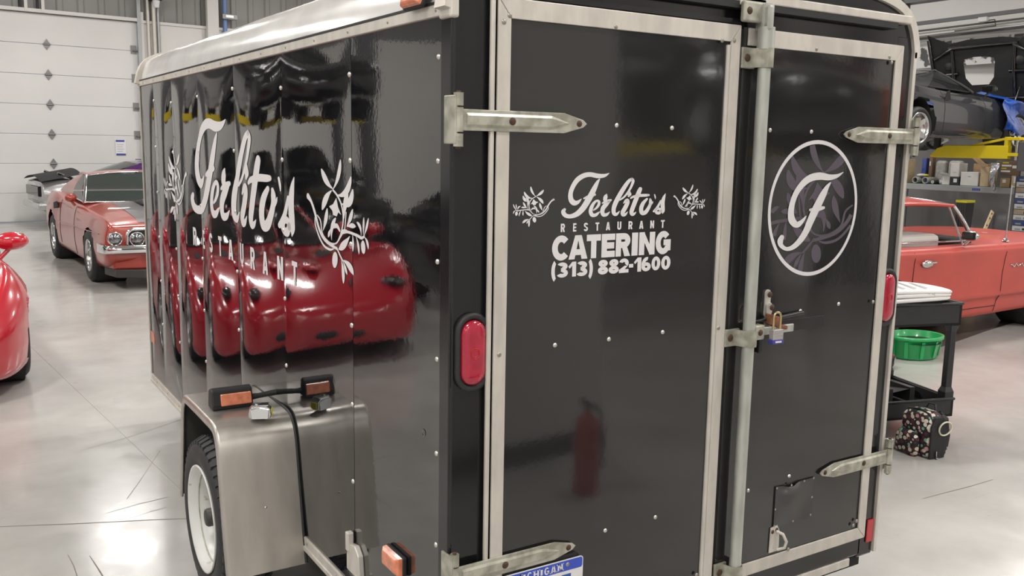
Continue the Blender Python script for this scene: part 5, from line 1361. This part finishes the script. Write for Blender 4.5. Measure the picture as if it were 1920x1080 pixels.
for a0, a1, b0, b1 in ((.05,.55,.62,.74),(.03,.5,.22,.34),(.6,.8,.5,.7)): sticker(*e,a0,a1,b0,b1)
for a0, a1, b0, b1 in ((.08,.4,.84,.92),(.05,.3,.44,.52)): sticker(*e,a0,a1,b0,b1,'tape_yellow')
# small parts drawers by the shelf end
ya, za = rel(1921, 455, 15.3); yb, zb_ = rel(1905, 330, 15.3)
dc = thing('drawer_cabinet', 'small parts cabinet with rows of blue and white labels by the shelf', 'cabinet', (15.3, ya-.25, 0)); wd = yb-ya+.25
MB().box(0,.35,0,wd,0,zb_).build('cabinet_body','lift_grey',dc)
nrow = 12
for k in range(nrow):
    z0 = za + (zb_-za)*k/nrow; dz = (zb_-za)/nrow
    dw = MB().box(-.012,0,.02,wd-.03,z0+.006,z0+dz-.006).build('drawer', ('paper','card_light','paper','box_blue')[k % 4], dc)
    MB().box(-.016,-.012,.05,wd*.6,z0+.02,z0+dz*.6).build('drawer_label', ('ink_blue','ink_grey','box_black')[k % 3], dw)
    MB().box(-.016,-.012,wd*.66,wd*.85,z0+.02,z0+dz*.5).build('drawer_label', 'ink_grey', dw)
# rails and banner on the upper wall
def wall_line(px0, py0, px1, py1, th, m, name, lab, cat, Xp=16.9):
    a, b = on_x(px0, py0, Xp), on_x(px1, py1, Xp); dd = (b-a)*.6
    o = MB().beam(a - dd*.25, b + dd, .06, th).build(name, m); return tag(o, lab, cat)
wall_line(1709, 46, 1922, 19, .075, 'lift_grey', 'wall_rail', 'dark steel rail running along the top of the right wall', 'rail', 16.6)
wall_line(1709, 60, 1922, 34, .03, 'hub_dark', 'wall_rail', 'thin dark conduit under the dark steel rail', 'conduit', 16.7)
wall_line(1709, 67, 1922, 41, .06, 'card_white', 'wall_rail', 'white painted beam on the right wall under the conduit', 'beam', 16.8)
wall_line(1709, 75, 1922, 50, .045, 'box_black', 'wall_rail', 'black painted beam above the banner on the right wall', 'beam', 16.7)
q = on_x(1845, 37, 16.55); e = thing('rail_clamp', 'pale clamp block hanging on the dark wall rail', 'clamp', q); MB().box(-.05,.05,-.08,.1,-.04,.05).build('block','card_white',e,bevel=.01); MB().tube([(0,-.1,-.02),(0,-.22,-.02),(0,-.25,-.14),(0,.6,-.16)],.012,n=6).build('hook','hub_dark',e)
a, b = on_x(1712, 120, 16.9), on_x(1925, 52, 16.9)
bn2 = thing('wall_banner', 'printed banner with red brush strokes on the right wall', 'banner', (16.9, b.y, a.z-.1)); bw, bh = a.y-b.y, b.z-a.z
MB().box(0,.01,0,bw,0,bh).build('banner_sheet','banner_white',bn2)
for k, (u0, v0, u1, v1) in enumerate(((.62,.30,.25,.72),(.50,.34,.18,.66),(.40,.36,.14,.50))):
    MB().beam((-.006,u0*bw,v0*bh),(-.006,u1*bw,v1*bh),.008,.07-.012*k,up=(1,0,0)).build('brush_stroke','banner_red',bn2)
e = thing('blue_crate', 'blue plastic crate on the upper shelf beyond the lifted car', 'crate', (XS+.3, rel(1722,118)[0], 2.751)); MB().box(-.2,.2,-.35,.2,0,.16).build('crate_body','box_blue',e,bevel=.01); MB().box(-.21,.21,-.36,.21,.16,.185).build('crate_rim','box_blue',e,bevel=.004)
# totes, bar, wheel stack beyond the coupe
ya, za = rel(1823, 412, 13.9); yb, zb_ = rel(1795, 374, 13.9); wt = (yb-ya)*.62
def tote(z0, h, lab):
    e = thing('storage_tote', lab, 'tote', (13.9, (ya+yb)/2, z0))
    m = MB(); vs = [(sx_*a, sy_*b, c_) for c_, a, b in ((.0,.10,wt*.42),(h,.12,wt*.5)) for sx_, sy_ in ((-1,-1),(1,-1),(1,1),(-1,1))]
    m.add(vs, [(3,2,1,0),(4,5,6,7),(0,1,5,4),(1,2,6,5),(2,3,7,6),(3,0,4,7)]); m.build('tub', 'box_black', e, bevel=.01)
    MB().box(-.13,.13,-wt*.54,wt*.54,h,h+.045).build('lid','tape_yellow',e,bevel=.01)
    for k in range(5): MB().box(-.122,-.10,-wt*.4+wt*.2*k-.012,-wt*.4+wt*.2*k+.012,.04,h-.03).build('rib','box_black',e)
hh = zb_*.42
tote(.0, hh-.047, 'black tote with yellow lid at the bottom of its stack'); tote(hh, zb_-.045-hh, 'black tote with yellow lid on top of its stack')
a, b = on_y(1861, 396, 5.4), on_y(1838, 450, 5.4); dd = (a-b); b2 = a - dd*(a.z/dd.z)
pb = thing('perforated_bar', 'pale perforated steel bar leaning up beyond the coral coupe', 'bar', b2)
MB().beam((0,0,0), a-b2, .012, .075, up=(1,0,0)).build('bar','card_light',pb)
for t in (.9,.8,.965,.7): MB().cyl((a-b2)*t + Vector((0,-.008,0)), (a-b2)*t + Vector((0,.0,0)), .016, n=10).build('bar_hole','hub_dark',pb)
w0 = on_y(1880, 438, 5.55)
ws_ = thing('loose_wheel', 'loose chrome spoked wheel standing on the tire stack beyond the coupe', 'wheel', (w0.x, 5.6, w0.z-.30)); ws_.rotation_euler = (0,0,PI/2+.5)
e_ = tire_mesh(.30,.2,.20,False,32); e_.v = [(a_, b_, c_+.30) for a_, b_, c_ in e_.v]; e_.build('tire','tire_rubber',ws_)
r_ = MB().lathe([(.2,-.09),(.19,-.1),(.17,-.04),(0,-.03)], (0,0,.30), (1,0,0), 28); r_.build('rim','chrome_dull',ws_)
for k in range(10):
    t = 2*PI*k/10; MB().beam((-.05,.04*math.cos(t),.30+.04*math.sin(t)),(-.085,.18*math.cos(t),.30+.18*math.sin(t)),.03,.02).build('spoke','chrome',ws_)
zz = 0
nz = int((w0.z-.30)/.22); th = (w0.z-.30)/nz
for k in range(nz):
    e = thing('tire', 'black tire in the stack under the loose chrome wheel, %s' % ('at the floor' if k == 0 else ('top one' if k == nz-1 else 'between the others')), 'tire', (w0.x, 5.6, k*th), 0, 'tires stacked beyond the coupe')
    m_ = tire_mesh(.32, th-.004, .2, False, 28); m_.v = [(c_, b_, a_+th/2) for a_, b_, c_ in m_.v]; m_.build('tire_casing','tire_rubber',e)
    MB().lathe([(.2,th*.2),(.16,th*.4),(.16,th*.6),(.2,th*.8)], (0,0,0), (0,0,1), 24).build('rim','hub_dark',e)
# utility cart
CX, CY = 4.326, 1.237
ct = thing('utility_cart', 'black plastic two-shelf utility cart beside the trailer', 'cart', (CX, CY, 0), math.atan2(-.28,.96))
CW, CD = .80, .64
def tray(z0, z1, name):
    m = MB(); t = .018
    m.box(-CW,0,0,CD,z0,z0+.015)
    m.box(-CW,0,0,t,z0,z1); m.box(-CW,0,CD-t,CD,z0,z1); m.box(-t,0,0,CD,z0,z1); m.box(-CW,-CW+t,0,CD,z0,z1)
    tr_ = m.build(name, 'cart_plastic', ct)
    r = MB().tube([(-CW,0,z1),(0,0,z1),(0,CD,z1),(-CW,CD,z1)], .010, n=8, closed=True); r.build('tray_rim','cart_plastic',tr_)
tray(.14,.255,'lower_tray'); tray(.735,.872,'upper_tray')
for x_, y_ in ((-.035,.035),(-.035,CD-.035),(-CW+.035,.035),(-CW+.035,CD-.035)):
    m = MB(); vs = []
    for z_, a, b in ((.235,.034,.034),(.30,.034,.034),(.33,.024,.022),(.69,.022,.022),(.735,.034,.034)):
        vs += [(x_-a,y_-b,z_),(x_+a,y_-b,z_),(x_+a,y_+b,z_),(x_-a,y_+b,z_)]
    fs = [(3,2,1,0),(16,17,18,19)]
    for k in range(4): fs += [(4*k+i,4*k+(i+1) % 4,4*k+4+(i+1) % 4,4*k+4+i) for i in range(4)]
    m.add(vs, fs); m.build('leg','cart_plastic',ct,bevel=.005)
    ca = bpy.data.objects.new('caster', None); COL.objects.link(ca); ca.parent = ct; ca.location = (x_*.9, y_ + (.03 if y_ < .3 else -.03), 0)
    MB().cyl((-.014,0,.05),(.014,0,.05),.05,n=18).build('caster_wheel','rubber',ca); MB().box(-.02,-.016,-.02,.02,.05,.14).box(.016,.02,-.02,.02,.05,.14).box(-.02,.02,-.03,.03,.132,.14).build('caster_fork','chrome_dull',ca)
# things lying in the lower tray
e = thing('plastic_splash_shield', 'black moulded plastic panel lying in the lower cart tray', 'car part', ct.matrix_basis @ Vector((-.36,.33,.157)), -.2)
MB().grid(lambda u, v: Vector((-.28+.56*u, -.16+.32*v, .03+.10*math.sin(PI*u)**.5*(1-.5*v)+.02*math.sin(9*u))), 18, 10).build('panel','box_black',e)
for k in range(3): MB().box(-.2+.18*k,-.16+.18*k,-.165,.1,.04,.135).build('panel_rib','box_black',e)
# folded white cover on the cart
fcv = thing('folded_cover', 'folded white printed cover resting on top of the cart', 'cover', ct.matrix_basis @ Vector((-.42,.20,.892)), math.atan2(-.28,.96)-.05)
for k in range(3):
    hh_ = .024
    pr = crom([Vector(p) for p in ((-.40,-.19,0),(.24,-.21,0),(.36,-.10-.01*k,0),(.32,.12,0),(.05,.24,0),(-.40,.22,0))], 4, True)
    m = MB(); n = len(pr); vs = []
    for zz_, sc in ((0,.97),(hh_*.3,1.0),(hh_*.7,1.0),(hh_,.97)): vs += [(p.x*sc, p.y*sc, k*hh_+zz_+.006*math.sin(5*p.x+k)) for p in pr]
    fs = [tuple(range(n))[::-1], tuple(range(3*n,4*n))]
    for q in range(3): fs += [(q*n+i,q*n+(i+1) % n,(q+1)*n+(i+1) % n,(q+1)*n+i) for i in range(n)]
    m.add(vs, fs, False); m.build('cover_fold','cloth_white',fcv)
for k in range(4): MB().beam((-.05+.08*k,-.14,.0775),(.0+.08*k,.10,.0775),.012,.003).build('printed_line','cloth_print',fcv)
MB().beam((.02,-.2145,.036),(.02,-.214,.062),.004,.010,up=(1,0,0)).build('printed_line','cloth_print',fcv)
for k in range(5): MB().box(.04+.034*k,.058+.034*k,-.2145,-.210,.036,.060).build('printed_line','cloth_print',fcv)
# green tub under the coupe
gt = thing('plastic_tub', 'green plastic wash tub on the floor under the coral coupe', 'tub', (6.22, 2.80, 0), -.2)
m = MB(); m.lathe([(0,.004),(.19,.004),(.205,.012),(.235,.175),(.255,.18),(.258,.205),(.240,.21),(.232,.20),(.205,.03),(0,.022)], (0,0,0), (0,0,1), 36)
m.v = [(a*1.05, b*.82, c_) for a, b, c_ in m.v]; m.build('tub_body','tub_green',gt)
for k in range(10):
    t = 2*PI*k/10; MB().beam((.212*1.05*math.cos(t),.212*.82*math.sin(t),.02),(.237*1.05*math.cos(t),.237*.82*math.sin(t),.17),.03,.008,up=(math.cos(t),math.sin(t),0)).build('tub_rib','tub_green',gt)
MB().lathe([(0,.15),(.222,.15)], (0,0,0), (0,0,1), 28).build('dark_liquid','box_black',gt)
# creeper with casters by the trailer
cr = thing('mechanic_creeper', 'low mechanic creeper on casters behind the cart', 'creeper', (5.30, 2.72, 0), .25)
MB().box(-.5,.38,-.2,.2,.085,.115).build('creeper_deck','maroon',cr,bevel=.02)
for x_, y_ in ((.36,-.17),(.36,.17),(-.45,-.17),(-.45,.17)):
    ca = bpy.data.objects.new('caster', None); COL.objects.link(ca); ca.parent = cr; ca.location = (x_, y_, 0)
    MB().lathe([(0,-.014),(.03,-.014),(.038,-.008),(.038,.008),(.03,.014),(0,.014)], (0,0,.038), (0,1,0), 18).build('caster_wheel','rubber',ca); MB().tube([(0,-.02,.04),(.01,-.022,.085)],.008,n=6).tube([(0,.02,.04),(.01,.022,.085)],.008,n=6).build('caster_fork','chrome_dull',ca)
# mini backpack
bk = thing('mini_backpack', 'small black floral backpack standing on the floor by the cart', 'backpack', (3.875, 1.145, 0), -1.75)
bk.scale = (1.12, 1.15, 1.0)
def dome(w, h, y0, y1, x0, m, name, r=.07, infl=.012):
    pts = [(-w/2+.012,0),(w/2-.012,0),(w/2,.02)] 
    for i in range(9): t = PI/2*i/8; pts.append((w/2-r+r*math.cos(t), h-r+r*math.sin(t)))
    for i in range(9): t = PI/2+PI/2*i/8; pts.append((-w/2+r+r*math.cos(t), h-r+r*math.sin(t)))
    pts.append((-w/2,.02)); mm = MB(); n = len(pts); vs = []
    for y, k in ((y0,.82),(y0+.012,.95),((y0+y1)/2,1.0),(y1-.012,.95),(y1,.85)):
        vs += [(x0 + p[0]*k, y, (p[1]-h*.45)*k + h*.45 - .45*h*(1-k)*.0) for p in pts]
    vs = [(a,b,max(c_,.002)) for a,b,c_ in vs]
    fs = [tuple(range(n)), tuple(range(5*n-1,4*n-1,-1))]
    for q in range(4): fs += [(q*n+i,(q+1)*n+i,(q+1)*n+(i+1) % n,q*n+(i+1) % n) for i in range(n)]
    mm.add(vs, fs, True); return mm.build(name, m, bk)
dome(.205,.275,-.058,.058,.0,'floral_fabric','main_compartment')
dome(.150,.150,-.098,-.054,-.02,'floral_fabric','front_pocket',.05)
MB().tube([(-.104,-.03,.02),(-.104,-.03,.21),(-.07,-.03,.265),(0,-.03,.28),(.07,-.03,.265),(.104,-.03,.21),(.104,-.03,.02)],.006,n=6).build('zip_piping','bag_black',bk)
MB().prism([(-.05,.004),(.052,.004),(.054,.20),(.03,.255),(-.028,.255),(-.052,.20)], (.100,0,0), Y, Z, .012).build('side_panel','bag_black',bk,bevel=.004)
MB().box(-.10,.10,.050,.064,.004,.25).build('back_panel','bag_black',bk,bevel=.02)
for x_ in (-.05,.05):
    MB().tube([(x_,.055,.262),(x_*1.1,.10,.22),(x_*1.4,.105,.12),(x_*1.7,.085,.05),(x_*1.8,.06,.03)],[.012,.014,.014,.010,.008],n=6).build('shoulder_strap','bag_black',bk)
    MB().box(x_*1.65-.012,x_*1.65+.012,.082,.09,.04,.06).build('buckle','chrome_dull',bk)
MB().tube([(-.03,.05,.27),(-.02,.055,.30),(.02,.055,.30),(.03,.05,.27)],.006,n=6).build('grab_loop','bag_black',bk)
MB().tube([(.118+.004*math.sin(a),.035+.042*math.cos(a),.185+.042*math.sin(a)) for a in [2*PI*k/28 for k in range(28)]],.0048,n=8,closed=True).build('key_ring','bag_cream',bk)
MB().tube([(.116,-.01,.05),(.119,-.012,.0),(.12,.0,.01)],.004,n=6).build('zip_pull','chrome_dull',bk)
sh_ = thing('cloth_pouch', 'dark red cloth pouch on the floor beside the backpack', 'pouch', (3.88, 1.50, 0), .3); MB().sphere((0,0,.05),1,14,8,(.15,.08,.05)).build('pouch_body','maroon',sh_); MB().tube([(-.12,-.05,.075),(0,-.075,.08),(.12,-.05,.075)],.005,n=6).build('pouch_zip','hub_dark',sh_)
# ------------------------------------------------------------------ seen only as reflections in the trailer: extinguisher, lifted cars
ex = thing('fire_extinguisher', 'red fire extinguisher standing on the floor by the partition', 'fire extinguisher', (1.66, -1.62, 0))
MB().lathe([(0,.002),(.075,.002),(.08,.01),(.08,.36),(.07,.40),(.035,.43),(.02,.44),(.02,.47)], (0,0,0), (0,0,1), 24).build('cylinder','ext_red',ex)
MB().box(-.02,.02,-.06,.06,.47,.50).build('valve','hub_dark',ex,bevel=.005); MB().tube([(0,.03,.48),(.08,.04,.45),(.10,.04,.3),(.095,.03,.12)],.011,n=8).build('hose','rubber',ex); MB().box(-.05,.05,-.083,-.078,.14,.28).build('label_panel','paper',ex)
def extra(name, lab, loc, rz, paint, roofm=None):
    c_ = Car(name, lab, loc, rz, st, sec_round, paint, ((1.3,.31,.345),(-1.3,.31,.345)), cut=(-.8,.5,.6,.96), n=4)
    c_.green((.8,.72,.98),(.1,.56,1.33),(-.7,.56,1.33),(-1.6,.64,1.02), bow=.18, gl='glass_dark', s0=.05, s1=.6, trim='seam_dark', roofm=roofm); c_.wheels((1.3,-1.3), .90, .31, .22, .2); return c_
def lift2(x, y, z, lab, hw=1.45):
    l = thing('vehicle_lift', lab, 'lift', (x, y, 0))
    for sd in (-1,1):
        MB().box(-.14,.14,-.14,.14,0,3.8).build('post','lift_grey',l,bevel=.02).location = (sd*hw,0,0)
        for yy in (-.9,.9):
            MB().beam((sd*(hw-.05),0,z-.02),(sd*.62,yy,z-.02),.12,.12).build('arm','lift_yellow',l)
            MB().cyl((sd*.62,yy,z),(sd*.62,yy,z+.1),.06,n=12).build('lift_pad','rubber',l)
    MB().box(-hw,hw,-.1,.1,3.7,3.8).build('top_beam','lift_grey',l)
c_ = extra('black_suv', 'tall black car parked under the lift behind the bright red sports car', (-3.55, 11.6, 0), FACE, 'paint_black'); c_.root.scale = (1, 1, 1.28)
extra('black_coupe', 'black coupe parked on the far side of the bright red sports car', (-4.45, 6.5, 0), FACE, 'paint_black')
extra('raised_black_coupe', 'black coupe raised on the lift behind the bright red sports car', (-3.25, 11.6, 2.15), FACE, 'paint_black'); lift2(-3.25, 11.6, 2.20, 'vehicle lift carrying the black coupe behind the red sports car')
extra('raised_black_saloon', 'black car raised on a lift behind the partition wall', (6.0, -5.8, 1.75), PI/2, 'paint_black'); lift2(6.0, -5.8, 1.80, 'vehicle lift carrying the black car behind the partition wall', 1.2)
extra('orange_car', 'bright orange car raised on a lift behind the partition wall', (8.5, -6.3, 1.75), PI/2, 'paint_orange'); lift2(8.5, -6.3, 1.80, 'vehicle lift carrying the bright orange car', 1.2)
